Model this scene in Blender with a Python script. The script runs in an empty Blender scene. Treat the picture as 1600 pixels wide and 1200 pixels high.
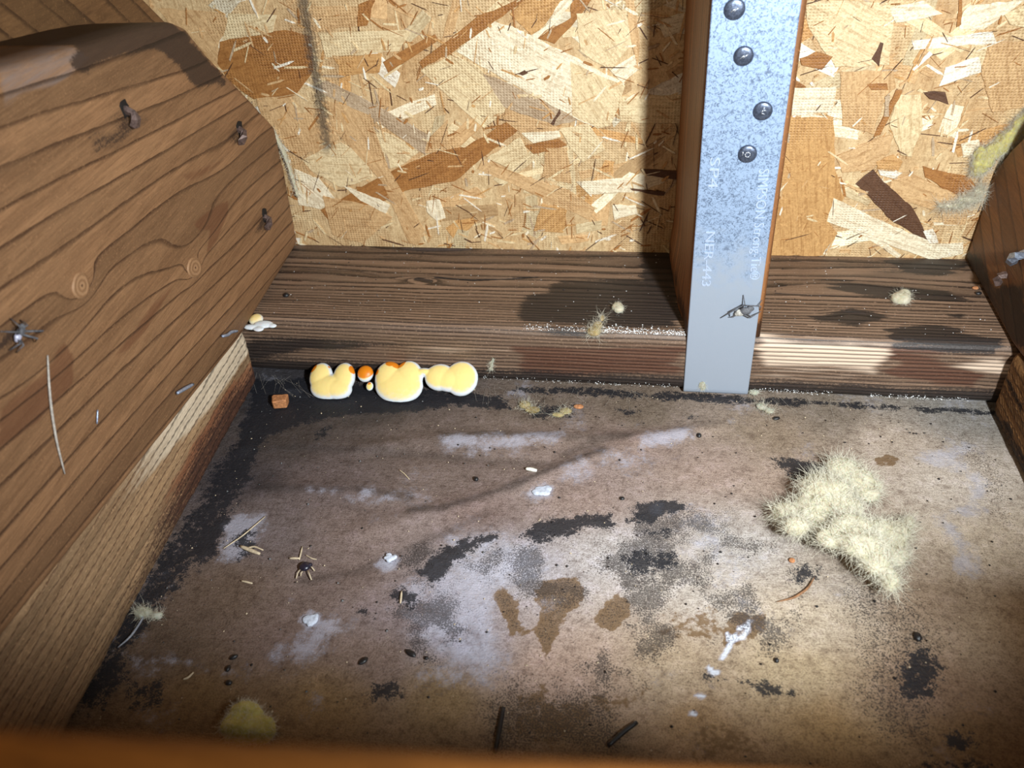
import bpy, bmesh, math, random
import numpy as np
from mathutils import Vector, Matrix

SC = bpy.context.scene
COL = SC.collection
K = 0.001                      # everything below is written in millimetres

# ------------------------------------------------------------------ camera
FPX, PITCH, YAW, ROLL = 1263.5, 0.6721, 0.1891, -0.0721
CAM = np.array([-28.67, -363.29, 295.2])
cp, sp, cy, sy = math.cos(PITCH), math.sin(PITCH), math.cos(YAW), math.sin(YAW)
FW = np.array([-sy * cp, cy * cp, -sp]); R0 = np.array([cy, sy, 0.0]); U0 = np.cross(R0, FW)
RT = math.cos(ROLL) * R0 + math.sin(ROLL) * U0
UP = -math.sin(ROLL) * R0 + math.cos(ROLL) * U0
cam_d = bpy.data.cameras.new('camera')
cam = bpy.data.objects.new('camera', cam_d); COL.objects.link(cam)
cam.matrix_world = Matrix(((RT[0], UP[0], -FW[0], CAM[0] * K), (RT[1], UP[1], -FW[1], CAM[1] * K),
                           (RT[2], UP[2], -FW[2], CAM[2] * K), (0, 0, 0, 1)))
cam_d.sensor_fit = 'HORIZONTAL'; cam_d.sensor_width = 36.0
cam_d.lens = 36.0 * FPX / 1600.0
cam_d.clip_start = 0.003; cam_d.clip_end = 20
cam_d.dof.use_dof = True; cam_d.dof.focus_distance = 0.42; cam_d.dof.aperture_fstop = 14.0
SC.camera = cam

# ------------------------------------------------------------------ world, lights, exposure
SC.view_settings.view_transform = 'Standard'; SC.view_settings.look = 'None'
SC.view_settings.gamma = 1.0; SC.view_settings.use_curve_mapping = False
SC.view_settings.exposure = 0.0
W = bpy.data.worlds.new('attic_gloom'); SC.world = W; W.use_nodes = True
bg = W.node_tree.nodes['Background']
bg.inputs[0].default_value = (1.0, 0.80, 0.58, 1); bg.inputs[1].default_value = 0.055
# the hand torch beside the camera: the only lamp in the place
TORCH = np.array([112.0, -376.0, 309.0]); TAIM = np.array([-60.0, 60.0, 90.0])
ld = bpy.data.lights.new('torch', 'SPOT'); lo = bpy.data.objects.new('torch', ld); COL.objects.link(lo)
ld.energy = 17.0; ld.color = (0.89, 0.965, 1.0); ld.shadow_soft_size = 0.014
ld.spot_size = math.radians(104); ld.spot_blend = 0.95
lo.location = Vector(TORCH * K)
lo.rotation_euler = Vector((TAIM - TORCH)).to_track_quat('-Z', 'Y').to_euler()

# weak warm fill lamp, added unseen to lift the stud's side and the shade
wl = bpy.data.lights.new('fill_lamp', 'POINT'); wo = bpy.data.objects.new('fill_lamp', wl); COL.objects.link(wo)
wl.energy = 5.5; wl.color = (1.0, 0.78, 0.52); wl.shadow_soft_size = 0.06; wo.location = (-0.42, -0.85, 0.95)

# ------------------------------------------------------------------ small maths
rng = np.random.default_rng(7); random.seed(7)

def ray(x, y): return RT * (x - 800) / FPX - UP * (y - 600) / FPX + FW
def at_plane(x, y, o, n):
    d = ray(x, y); o = np.array(o, float); n = np.array(n, float)
    return CAM + d * ((o - CAM) @ n) / (d @ n)
def at_floor(x, y, z=0.0): return at_plane(x, y, (0, 0, z), (0, 0, 1))
def at_osb(x, y, yy=89.0): return at_plane(x, y, (0, yy, 0), (0, 1, 0))
def at_top(x, y, z=40.0): return at_floor(x, y, z)
def at_front(x, y, yy=0.0): return at_plane(x, y, (0, yy, 0), (0, 1, 0))
NL = np.array([1.0, 0.05, -0.06])
def at_left(x, y): return at_plane(x, y, (-252.5, 89, 40), NL)
def mmpx(p): return ((np.array(p) - CAM) @ FW) / FPX          # size of one photo pixel at p, in mm

def S(r, g, b):
    return tuple(((c / 255) / 12.92 if c / 255 <= 0.04045 else ((c / 255 + 0.055) / 1.055) ** 2.4) for c in (r, g, b))
def sstep(a, b, x):
    t = np.clip((x - a) / (b - a), 0, 1); return t * t * (3 - 2 * t)
def _h(ix, iy, seed):
    n = (ix.astype(np.int64) * 374761393 + iy.astype(np.int64) * 668265263 + seed * 1274126177) & 0x7fffffff
    n = ((n ^ (n >> 13)) * 1274126177) & 0x7fffffff
    return ((n ^ (n >> 16)) & 0xffff) / 65535.0
def vnoise(x, y, seed=0):
    ix, iy = np.floor(x), np.floor(y); fx, fy = x - ix, y - iy
    fx = fx * fx * (3 - 2 * fx); fy = fy * fy * (3 - 2 * fy)
    a, b, c, d = _h(ix, iy, seed), _h(ix + 1, iy, seed), _h(ix, iy + 1, seed), _h(ix + 1, iy + 1, seed)
    return (a * (1 - fx) + b * fx) * (1 - fy) + (c * (1 - fx) + d * fx) * fy
def fbm(x, y, per, octv=4, seed=0, perY=None):
    x = x / per; y = y / (perY or per); s = 0; a = 0.5; t = 0
    for o in range(octv):
        s = s + a * vnoise(x, y, seed + o * 17); t += a; a *= 0.55; x = x * 2.03; y = y * 2.03
    return s / t
def seg_dist(X, Y, a, b):
    ax, ay = a; bx, by = b; dx, dy = bx - ax, by - ay
    t = np.clip(((X - ax) * dx + (Y - ay) * dy) / (dx * dx + dy * dy + 1e-12), 0, 1)
    return np.hypot(X - ax - t * dx, Y - ay - t * dy)
def poly_sd(X, Y, pts):                     # negative inside
    d = np.full(X.shape, 1e9); ins = np.zeros(X.shape, bool)
    for i in range(len(pts)):
        a, b = pts[i], pts[(i + 1) % len(pts)]
        d = np.minimum(d, seg_dist(X, Y, a, b))
        c = ((a[1] > Y) != (b[1] > Y)) & (X < (b[0] - a[0]) * (Y - a[1]) / (b[1] - a[1] + 1e-12) + a[0])
        ins ^= c
    return np.where(ins, -d, d)

# ------------------------------------------------------------------ objects
BASE = {}
def tag(o, label=None, cat=None, group=None, kind=None):
    if label: o['label'] = label
    if cat: o['category'] = cat
    if group: o['group'] = group
    if kind: o['kind'] = kind
    return o
def thing(name, loc, label, cat, group=None, kind=None):
    o = bpy.data.objects.new(name, None); COL.objects.link(o)
    o.empty_display_size = 0.01
    o.location = Vector(np.array(loc, float) * K); BASE[o.name] = np.array(loc, float)
    return tag(o, label, cat, group, kind)
def fmesh(name, V, F, attrs=None, smooth=True):
    V = np.asarray(V, float) * K
    me = bpy.data.meshes.new(name)
    if isinstance(F, np.ndarray):
        k = F.shape[1]
        me.vertices.add(len(V)); me.vertices.foreach_set('co', V.ravel())
        me.loops.add(F.size); me.loops.foreach_set('vertex_index', F.ravel().astype(np.int32))
        me.polygons.add(len(F)); me.polygons.foreach_set('loop_start', np.arange(0, F.size, k, dtype=np.int32))
        me.update(calc_edges=True); me.validate()
    else:
        me.from_pydata(V.tolist(), [], F); me.update()
    if smooth: me.polygons.foreach_set('use_smooth', np.ones(len(me.polygons), bool))
    for n, a in (attrs or {}).items():
        a = np.asarray(a, float)
        if a.ndim == 1:
            at = me.attributes.new(n, 'FLOAT', 'POINT'); at.data.foreach_set('value', a)
        else:
            at = me.attributes.new(n, 'FLOAT_COLOR', 'POINT')
            at.data.foreach_set('color', np.concatenate([a, np.ones((len(a), 1))], 1).ravel())
    return me
def add(name, V, F, mat, parent=None, loc=None, attrs=None, smooth=True, flip=False):
    V = np.asarray(V, float)
    if parent is not None: base = BASE[parent.name]
    elif loc is not None: base = np.array(loc, float)
    else: base = np.array([(V[:, 0].min() + V[:, 0].max()) / 2, (V[:, 1].min() + V[:, 1].max()) / 2, V[:, 2].min()])
    me = fmesh(name, V - base, F, attrs, smooth)
    bm = bmesh.new(); bm.from_mesh(me); bmesh.ops.recalc_face_normals(bm, faces=bm.faces); bm.to_mesh(me); bm.free()
    me.materials.append(mat)
    o = bpy.data.objects.new(name, me); COL.objects.link(o)
    if parent is not None: o.parent = parent
    else: o.location = Vector(base * K)
    BASE[o.name] = base
    return o
def grid_faces(nu, nv, wrapv=False):
    i = np.arange(nu - 1)[:, None]; j = np.arange(nv if wrapv else nv - 1)[None, :]; j2 = (j + 1) % nv
    return np.stack(np.broadcast_arrays(i * nv + j, (i + 1) * nv + j, (i + 1) * nv + j2, i * nv + j2), -1).reshape(-1, 4)
def slab(name, P, N, thick, mat, parent=None, attrs=None, loc=None):
    """closed board: a dense front surface P[u,v], straight sides and a flat back at -N*thick"""
    nu, nv = P.shape[:2]; F = [tuple(f) for f in grid_faces(nu, nv).tolist()]
    idx = np.arange(nu * nv).reshape(nu, nv)
    loop = list(idx[:, 0]) + list(idx[-1, 1:]) + list(idx[-2::-1, -1]) + list(idx[0, -2:0:-1])
    V = P.reshape(-1, 3); n0 = len(V); L = len(loop)
    flat = V[loop]; N = np.array(N, float); N /= np.linalg.norm(N)
    ref = np.median(V @ N); back = flat - N * ((flat @ N - ref) + thick)[:, None]
    V = np.vstack([V, back])
    for k in range(L): F.append((int(loop[k]), int(loop[(k + 1) % L]), n0 + (k + 1) % L, n0 + k))
    F.append(tuple(n0 + k for k in range(L)))
    A = {n: np.concatenate([a.reshape(nu * nv, *a.shape[2:]), a.reshape(nu * nv, *a.shape[2:])[loop]]) for n, a in (attrs or {}).items()}
    return add(name, V, F, mat, parent, loc, A)
def tube(path, rad, n=8, cap=True):
    path = np.asarray(path, float); m = len(path)
    rad = np.broadcast_to(np.asarray(rad, float), (m,)) if np.ndim(rad) < 2 else rad
    T = np.gradient(path, axis=0); T /= np.linalg.norm(T, axis=1)[:, None] + 1e-12
    ref = np.array([0.31, 0.22, 0.92]); V = []
    for i in range(m):
        if abs(T[i] @ ref) > 0.95: ref = np.array([0.9, -0.3, 0.2])
        a = np.cross(T[i], ref); a /= np.linalg.norm(a); b = np.cross(T[i], a); ref = np.cross(a, T[i]) * 0 + ref
        for k in range(n):
            t = 2 * math.pi * k / n; V.append(path[i] + rad[i] * (math.cos(t) * a + math.sin(t) * b))
    F = [tuple(f) for f in np.stack([[(i * n + k, i * n + (k + 1) % n, (i + 1) * n + (k + 1) % n, (i + 1) * n + k) for k in range(n)] for i in range(m - 1)]).reshape(-1, 4).tolist()]
    if cap: F += [tuple(range(n)), tuple(range((m - 1) * n, m * n))]
    return np.array(V), F
def merge(parts):
    V, F, o = [], [], 0
    for v, f in parts:
        V.append(v); F += [tuple(i + o for i in q) for q in f]; o += len(v)
    return np.vstack(V), F

# ------------------------------------------------------------------ node helpers
class NB:
    def __init__(s, name):
        s.m = bpy.data.materials.new(name); s.m.use_nodes = True; s.t = s.m.node_tree; s.t.nodes.clear()
        s.out = s.t.nodes.new('ShaderNodeOutputMaterial'); s.p = s.t.nodes.new('ShaderNodeBsdfPrincipled')
        s.t.links.new(s.p.outputs[0], s.out.inputs[0])
    def n(s, k): return s.t.nodes.new('ShaderNode' + k)
    def put(s, sock, v):
        if v is None: return
        if isinstance(v, bpy.types.NodeSocket): s.t.links.new(v, sock)
        elif isinstance(v, (tuple, list)) and sock.type == 'RGBA': sock.default_value = (*v[:3], 1)
        else: sock.default_value = v
    def set(s, **kw):
        for k, v in kw.items(): s.put(s.p.inputs[k.replace('_', ' ')], v)
    def mm(s, sc=(1, 1, 1), world=False):
        if world: c = s.n('NewGeometry').outputs['Position']
        else: c = s.n('TexCoord').outputs['Object']
        v = s.n('VectorMath'); v.operation = 'MULTIPLY'; s.put(v.inputs[0], c); v.inputs[1].default_value = [1000 * q for q in sc]
        return v.outputs[0]
    def attr(s, n, color=False):
        a = s.n('Attribute'); a.attribute_name = n; return a.outputs['Color' if color else 'Fac']
    def objcol(s): return s.n('ObjectInfo').outputs['Color']
    def objrand(s): return s.n('ObjectInfo').outputs['Random']
    def noise(s, v, scale, detail=3, rough=0.55, dist=0.0):
        q = s.n('TexNoise'); s.put(q.inputs['Vector'], v); q.inputs['Scale'].default_value = scale
        q.inputs['Detail'].default_value = detail; q.inputs['Roughness'].default_value = rough; q.inputs['Distortion'].default_value = dist
        return q.outputs['Fac']
    def voro(s, v, scale, feat='F1', color=False):
        q = s.n('TexVoronoi'); q.feature = feat; s.put(q.inputs['Vector'], v); q.inputs['Scale'].default_value = scale
        return q.outputs['Color' if color else 'Distance']
    def M(s, op, a, b=None, c=None, clamp=False):
        q = s.n('Math'); q.operation = op; q.use_clamp = clamp
        for i, v in enumerate((a, b, c)):
            if v is not None: s.put(q.inputs[i], v)
        return q.outputs[0]
    def sm(s, a, b, x, to=(0, 1)):
        q = s.n('MapRange'); q.interpolation_type = 'SMOOTHSTEP'; s.put(q.inputs[0], x)
        q.inputs[1].default_value = a; q.inputs[2].default_value = b; q.inputs[3].default_value = to[0]; q.inputs[4].default_value = to[1]
        return q.outputs[0]
    def mix(s, f, a, b, blend='MIX'):
        q = s.n('Mix'); q.data_type = 'RGBA'; q.blend_type = blend
        s.put(q.inputs[0], f); s.put(q.inputs[6], a); s.put(q.inputs[7], b); return q.outputs[2]
    def sep(s, v):
        q = s.n('SeparateXYZ'); s.put(q.inputs[0], v); return q.outputs
    def bump(s, h, strength=0.5, dist=0.5, prev=None):
        q = s.n('Bump'); s.put(q.inputs['Height'], h); q.inputs['Strength'].default_value = strength
        q.inputs['Distance'].default_value = dist * K
        if prev is not None: s.put(q.inputs['Normal'], prev)
        return q.outputs[0]

def plain(name, col, rough=0.7, metal=0.0, nscale=0.8, var=0.25, bump=0.2, spec=0.4):
    b = NB(name); v = b.mm(); n = b.noise(v, nscale, 4)
    c = b.mix(b.sm(0.3, 0.7, n), tuple(x * (1 - var) for x in col), tuple(min(1, x * (1 + var)) for x in col))
    b.set(Base_Color=c, Roughness=rough, Metallic=metal, Specular_IOR_Level=spec, Normal=b.bump(n, bump, 0.3)); return b.m

def wood_mat(name, early, late, streak=(0.02, 0.5), line=(0.62, 0.97), stain=S(35, 26, 22), pale=S(196, 180, 160),
             rough=0.62, bump=0.35, red=S(110, 45, 25), spec=0.35, axis='y', fine=1.0, wob=0.16):
    """sawn timber; attribute ring = growth-ring phase, stain/pale/red = masks of wear and of painted light"""
    b = NB(name)
    sc = {'x': (streak[0], streak[1], streak[1]), 'y': (streak[1], streak[0], streak[1]), 'z': (streak[1], streak[1], streak[0])}[axis]
    v = b.mm(sc); fibre = b.noise(v, 1.0, 5, 0.65); v2 = b.mm(); spk = b.noise(v2, 0.9 * fine, 4, 0.6); big = b.noise(v2, 0.03, 3)
    ph = b.M('ADD', b.attr('ring'), b.M('MULTIPLY', b.M('SUBTRACT', fibre, 0.5), wob))
    fr = b.M('FRACT', ph)
    dark = b.M('SUBTRACT', b.sm(line[0], line[1], fr), b.sm(0.972, 1.0, fr), clamp=True)
    wn = b.n('TexWhiteNoise'); wn.noise_dimensions = '1D'; b.put(wn.inputs['W'], b.M('FLOOR', ph)); band = wn.outputs['Value']
    mot = b.noise(b.mm(tuple(q * 0.25 for q in sc)), 1.0, 4, 0.6)
    c = b.mix(dark, b.mix(band, tuple(x * 0.72 for x in early), tuple(min(1, x * 1.18) for x in early)), late)
    c = b.mix(b.M('MULTIPLY', b.sm(0.42, 0.68, mot), 0.5), c, b.mix(1.0, c, (0.58, 0.52, 0.48), 'MULTIPLY'))
    c = b.mix(b.M('MULTIPLY', b.sm(0.35, 0.75, fibre), 0.45), c, tuple(x * 0.6 for x in early))
    fib2 = b.noise(b.mm(tuple(q * 2.6 for q in sc)), 1.0, 5, 0.75); c = b.mix(b.sm(0.47, 0.62, fib2, (0, 0.5)), c, b.mix(1.0, c, (0.56, 0.50, 0.46), 'MULTIPLY'))
    c = b.mix(b.sm(0.46, 0.34, fib2, (0, 0.45)), c, b.mix(1.0, c, (1.35, 1.33, 1.3), 'MULTIPLY'))
    c = b.mix(b.M('MULTIPLY', b.sm(0.45, 0.75, big), 0.4), c, tuple(x * 0.66 for x in early))
    c = b.mix(b.M('MULTIPLY', b.sm(0.55, 0.72, spk), 0.45), c, tuple(min(1, x * 1.7) for x in early))
    rd = b.sm(0.35, 0.65, b.M('ADD', b.attr('red'), b.M('MULTIPLY', b.M('SUBTRACT', fibre, 0.5), 0.5)))
    c = b.mix(b.M('MULTIPLY', rd, 0.62), c, b.mix(dark, red, tuple(x * 0.35 for x in red)))
    pl = b.sm(0.35, 0.7, b.M('ADD', b.attr('pale'), b.M('MULTIPLY', b.M('SUBTRACT', fibre, 0.5), 0.5)))
    c = b.mix(pl, c, b.mix(dark, pale, tuple(x * 0.3 for x in pale)))
    st = b.sm(0.28, 0.72, b.M('ADD', b.attr('stain'), b.M('MULTIPLY', b.M('ADD', b.M('SUBTRACT', fibre, 0.5), b.M('SUBTRACT', spk, 0.5)), 1.0)))
    c = b.mix(b.M('MULTIPLY', st, 0.9), c, b.mix(dark, stain, tuple(x * 0.4 for x in stain)))
    h = b.M('SUBTRACT', b.M('MULTIPLY', fibre, 0.6), b.M('MULTIPLY', dark, 0.55)); h = b.M('ADD', h, b.M('MULTIPLY', spk, 0.35))
    b.set(Base_Color=c, Roughness=rough, Specular_IOR_Level=spec, Normal=b.bump(h, bump, 0.9)); return b.m

def zero(P): return np.zeros(P.shape[:2])

# ================================================================== THE SETTING
# ------------------------------------------------------------------ floor: damp stained sheet
def floor_material():
    b = NB('stained_sheet'); v = b.mm(); n1 = b.noise(v, 0.55, 5, 0.65); n2 = b.noise(v, 1.6, 3, 0.6); n3 = b.noise(v, 0.12, 4, 0.6)
    fib = b.noise(b.mm((0.06, 0.9, 0.9)), 1.0, 4, 0.65)
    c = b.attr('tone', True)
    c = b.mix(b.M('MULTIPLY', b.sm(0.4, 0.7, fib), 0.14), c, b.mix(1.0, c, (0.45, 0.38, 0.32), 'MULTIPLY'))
    c = b.mix(b.M('MULTIPLY', b.sm(0.48, 0.62, n2), 0.6), c, b.mix(1.0, c, (0.40, 0.36, 0.34), 'MULTIPLY'))
    c = b.mix(b.M('MULTIPLY', b.sm(0.55, 0.75, n1), 0.35), c, b.mix(1.0, c, (1.45, 1.42, 1.40), 'MULTIPLY'))
    mt = b.noise(v, 0.11, 8, 0.78); mt2 = b.noise(v, 0.35, 6, 0.75)
    c = b.mix(b.sm(0.50, 0.66, mt, (0, 0.62)), c, b.mix(1.0, c, (0.50, 0.45, 0.43), 'MULTIPLY'))
    c = b.mix(b.sm(0.50, 0.36, mt, (0, 0.6)), c, b.mix(1.0, c, (1.30, 1.32, 1.45), 'MULTIPLY'))
    c = b.mix(b.sm(0.5, 0.62, mt2, (0, 0.6)), c, b.mix(1.0, c, (0.55, 0.50, 0.48), 'MULTIPLY'))
    on = b.noise(v, 0.3, 6, 0.7)
    oc = b.M('MULTIPLY', b.sm(0.40, 0.62, b.M('ADD', b.attr('ochre'), b.M('MULTIPLY', b.M('SUBTRACT', on, 0.5), 1.5))), b.sm(0.05, 0.25, b.attr('ochre')))
    c = b.mix(b.M('MULTIPLY', oc, 0.85), c, b.mix(n2, S(74, 52, 30), S(138, 106, 68)))
    bn = b.noise(v, 0.16, 8, 0.75); bl = b.M('MULTIPLY', b.sm(0.12, 0.62, b.M('ADD', b.attr('bloom'), b.M('MULTIPLY', b.M('ADD', b.M('SUBTRACT', bn, 0.52), b.M('MULTIPLY', b.M('SUBTRACT', n2, 0.5), 0.5)), 1.5))), b.sm(0.02, 0.3, b.attr('bloom')))
    c = b.mix(b.M('MULTIPLY', bl, 0.46), c, S(190, 192, 210))
    c = b.mix(b.M('MULTIPLY', b.M('SUBTRACT', b.attr('bloom'), 0.78, clamp=True), 3.0, clamp=True), c, S(214, 217, 228))
    spk = b.sm(0.46, 0.6, b.M('ADD', b.M('MULTIPLY', b.attr('speck'), 0.62), b.M('MULTIPLY', b.M('SUBTRACT', n2, 0.5), 1.5)))
    spk = b.M('MULTIPLY', spk, b.sm(0.05, 0.3, b.attr('speck')))
    c = b.mix(b.M('MULTIPLY', spk, 0.72), c, S(44, 40, 40))
    mn = b.noise(v, 0.28, 7, 0.72)
    mo = b.sm(0.40, 0.62, b.M('ADD', b.M('MULTIPLY', b.attr('mould'), 1.02), b.M('MULTIPLY', b.M('ADD', b.M('SUBTRACT', mn, 0.5), b.M('MULTIPLY', b.M('SUBTRACT', n2, 0.5), 0.6)), 2.0)))
    mo = b.M('MULTIPLY', mo, b.sm(0.04, 0.35, b.attr('mould')))
    c = b.mix(b.M('MULTIPLY', mo, 0.92), c, b.mix(n2, S(12, 13, 17), S(38, 40, 48)))
    h = b.M('ADD', b.M('MULTIPLY', n1, 0.7), b.M('ADD', b.M('MULTIPLY', n2, 0.35), b.M('MULTIPLY', fib, 0.4)))
    b.set(Base_Color=c, Roughness=b.mix(mo, (0.66,) * 3, (0.55,) * 3), Specular_IOR_Level=0.35, Normal=b.bump(h, 0.8, 1.0)); return b.m

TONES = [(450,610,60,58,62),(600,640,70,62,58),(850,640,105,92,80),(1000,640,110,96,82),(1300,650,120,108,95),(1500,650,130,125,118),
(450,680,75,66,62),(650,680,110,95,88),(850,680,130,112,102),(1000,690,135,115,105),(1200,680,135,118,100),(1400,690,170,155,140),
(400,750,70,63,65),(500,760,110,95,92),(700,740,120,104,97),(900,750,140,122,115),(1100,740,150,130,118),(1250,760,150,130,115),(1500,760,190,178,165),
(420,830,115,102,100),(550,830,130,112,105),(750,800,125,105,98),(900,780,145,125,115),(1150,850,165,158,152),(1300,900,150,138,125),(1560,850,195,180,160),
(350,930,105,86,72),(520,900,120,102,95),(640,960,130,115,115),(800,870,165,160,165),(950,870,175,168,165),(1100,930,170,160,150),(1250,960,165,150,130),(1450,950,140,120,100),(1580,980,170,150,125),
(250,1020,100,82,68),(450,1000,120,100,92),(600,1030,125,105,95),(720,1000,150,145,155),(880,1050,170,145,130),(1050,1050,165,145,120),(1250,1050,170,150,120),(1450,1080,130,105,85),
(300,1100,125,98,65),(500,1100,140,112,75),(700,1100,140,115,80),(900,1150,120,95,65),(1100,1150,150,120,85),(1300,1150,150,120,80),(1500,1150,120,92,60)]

def make_floor():
    xs = np.arange(-330, 236, 1.15); ys = np.concatenate([np.arange(-430, -262, 14.0), np.arange(-262, 97, 1.15)])
    X, Y = np.meshgrid(xs, ys, indexing='ij')
    wx = X + 16 * (fbm(X, Y, 26, 4, 3) - 0.5); wy = Y + 12 * (fbm(X, Y, 26, 4, 9) - 0.5)
    acc = np.zeros(X.shape + (3,)); wt = np.zeros(X.shape)
    for (px, py, r, g, bb) in TONES:
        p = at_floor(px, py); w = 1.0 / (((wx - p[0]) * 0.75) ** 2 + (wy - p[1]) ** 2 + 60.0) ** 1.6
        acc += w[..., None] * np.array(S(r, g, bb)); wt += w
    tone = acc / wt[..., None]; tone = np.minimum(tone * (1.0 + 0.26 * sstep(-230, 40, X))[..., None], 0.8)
    def P(pts): return [tuple(at_floor(*p)[:2]) for p in pts]
    def blob(pts, soft=2.0, amp=6.0, per=9, seed=1, open_=False, width=3.0):
        q = P(pts); nz = (fbm(X, Y, per, 4, seed) - 0.5) * amp * 2
        if open_:
            d = np.min([seg_dist(X, Y, q[i], q[i + 1]) for i in range(len(q) - 1)], axis=0) - width
        else: d = poly_sd(X, Y, q)
        return sstep(soft, -soft, d + nz)
    mould = np.zeros(X.shape); bloom = np.zeros(X.shape); speck = np.zeros(X.shape); ochre = np.zeros(X.shape)
    def up(a, m): np.maximum(a, m, out=a)
    up(mould, blob([(395,590),(560,596),(700,612),(790,615),(800,640),(700,634),(600,648),(520,650),(470,662),(420,680),(400,720),(360,770),(335,800)], 5, 4, 12, 2) * 0.85)
    up(mould, blob([(1060,612),(1560,640),(1560,650),(1400,640),(1200,632),(1060,626),(800,612),(800,600)], 3, 3, 10, 3) * 0.7)  # mould strip that also paints the dark gap under the plate
    up(mould, blob([(400,640),(420,680),(385,760),(345,830),(270,930),(215,1000),(190,1060),(150,1105),(95,1115),(150,1030),(240,880),(330,740)], 10, 7, 12, 4) * 0.74)
    for i, (pts, k) in enumerate([
        ([(655,895),(668,868),(700,850),(745,835),(775,832),(770,848),(735,860),(712,878),(690,900),(668,912)], .9),
        ([(815,835),(850,815),(900,805),(950,808),(955,820),(905,825),(870,838),(845,850)], .95),
        ([(978,818),(985,795),(1015,783),(1070,785),(1072,795),(1040,800),(1005,820)], 1.0),
        ([(965,870),(1005,858),(1055,862),(1060,880),(1015,898),(985,895)], .75),
        ([(1000,828),(1040,826),(1040,836),(1005,836)], .9),
        ([(618,920),(650,930),(646,945),(620,936)], .8), ([(560,945),(590,955),(585,968),(560,960)], .6),
        ([(1205,716),(1235,712),(1290,725),(1295,745),(1240,748),(1215,735)], .85),
        ([(1228,895),(1240,875),(1285,885),(1290,905),(1245,918)], .75),
        ([(1405,1005),(1450,1000),(1475,1040),(1460,1090),(1420,1095),(1400,1050)], .75),
        ([(1465,1140),(1515,1150),(1520,1185),(1480,1170)], .8),
        ([(1090,1056),(1150,1062),(1245,1072),(1262,1090),(1200,1092),(1160,1070)], .75),
        ([(580,1072),(620,1070),(622,1088),(582,1090)], .8), ([(195,1065),(255,1060),(258,1115),(205,1110)], .62),
        ([(365,830),(395,822),(402,860),(372,872)], .85), ([(495,668),(512,662),(520,680),(500,684)], .8),
        ([(300,855),(325,815),(360,800),(350,850),(310,890)], .9), ([(1440,1180),(1560,1190),(1560,1210),(1440,1210)], .6),
        ([(840,630),(900,628),(900,650),(830,652)], .7), ([(970,640),(1000,642),(990,652)], .8), ([(1070,645),(1090,650),(1080,656)], .8)]):
        up(mould, blob(pts, 5.5, 5, 8, 20 + i) * k)
    up(speck, blob([(560,900),(650,850),(780,830),(960,800),(1120,790),(1230,870),(1280,960),(1230,1040),(1080,1080),(960,1120),(780,1130),(640,1040),(590,970)], 14, 14, 24, 60) * (0.35 + 0.75 * sstep(0.35, 0.7, fbm(X, Y, 18, 4, 66))))
    up(speck, blob([(1280,880),(1420,900),(1500,1000),(1480,1180),(1350,1180),(1330,1000)], 14, 10, 20, 61) * 0.8)
    up(speck, blob([(1500,650),(1580,740),(1600,860),(1540,800),(1480,660)], 8, 8, 14, 62) * 0.7)
    up(speck, blob([(740,1080),(960,1060),(1000,1180),(760,1190)], 10, 9, 18, 63) * 0.9)
    up(speck, 0.42 * sstep(0.45, 0.75, fbm(X, Y, 40, 4, 64)))
    for i, pts in enumerate([
        [(768,918),(790,912),(806,935),(816,975),(832,982),(828,992),(806,985),(798,990),(786,965),(774,935)],
        [(838,925),(850,905),(880,898),(905,900),(912,930),(902,948),(882,958),(878,985),(862,1010),(852,1030),(842,1008),(834,985),(842,960)],
        [(945,940),(965,930),(990,938),(980,962),(955,988),(922,972)],
        [(1150,955),(1175,950),(1165,990),(1140,1010),(1125,1010)], [(1180,960),(1198,958),(1192,985),(1165,1005),(1160,990)]]):
        up(ochre, blob(pts, 3.0, 3.5, 6, 80 + i) * 0.95)
    up(speck, ochre * 0.8)
    up(ochre, blob([(800,1080),(850,1060),(880,1090),(1000,1085),(1005,1010),(1020,1000),(1012,1090),(930,1105),(900,1150),(860,1190),(790,1150)], 7, 7, 14, 90) * 0.62)
    up(ochre, blob([(1020,1000),(1040,950),(1110,940),(1140,975),(1110,1005),(1060,1000),(1010,1040)], 6, 7, 10, 91) * 0.55)
    up(ochre, blob([(1080,1110),(1180,1140),(1300,1190),(1100,1200),(1060,1150)], 8, 7, 14, 93) * 0.5)
    up(ochre, blob([(1362,715),(1385,708),(1405,716),(1395,728),(1370,728)], 1.5, 1.5, 6, 92) * 0.7)
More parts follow.
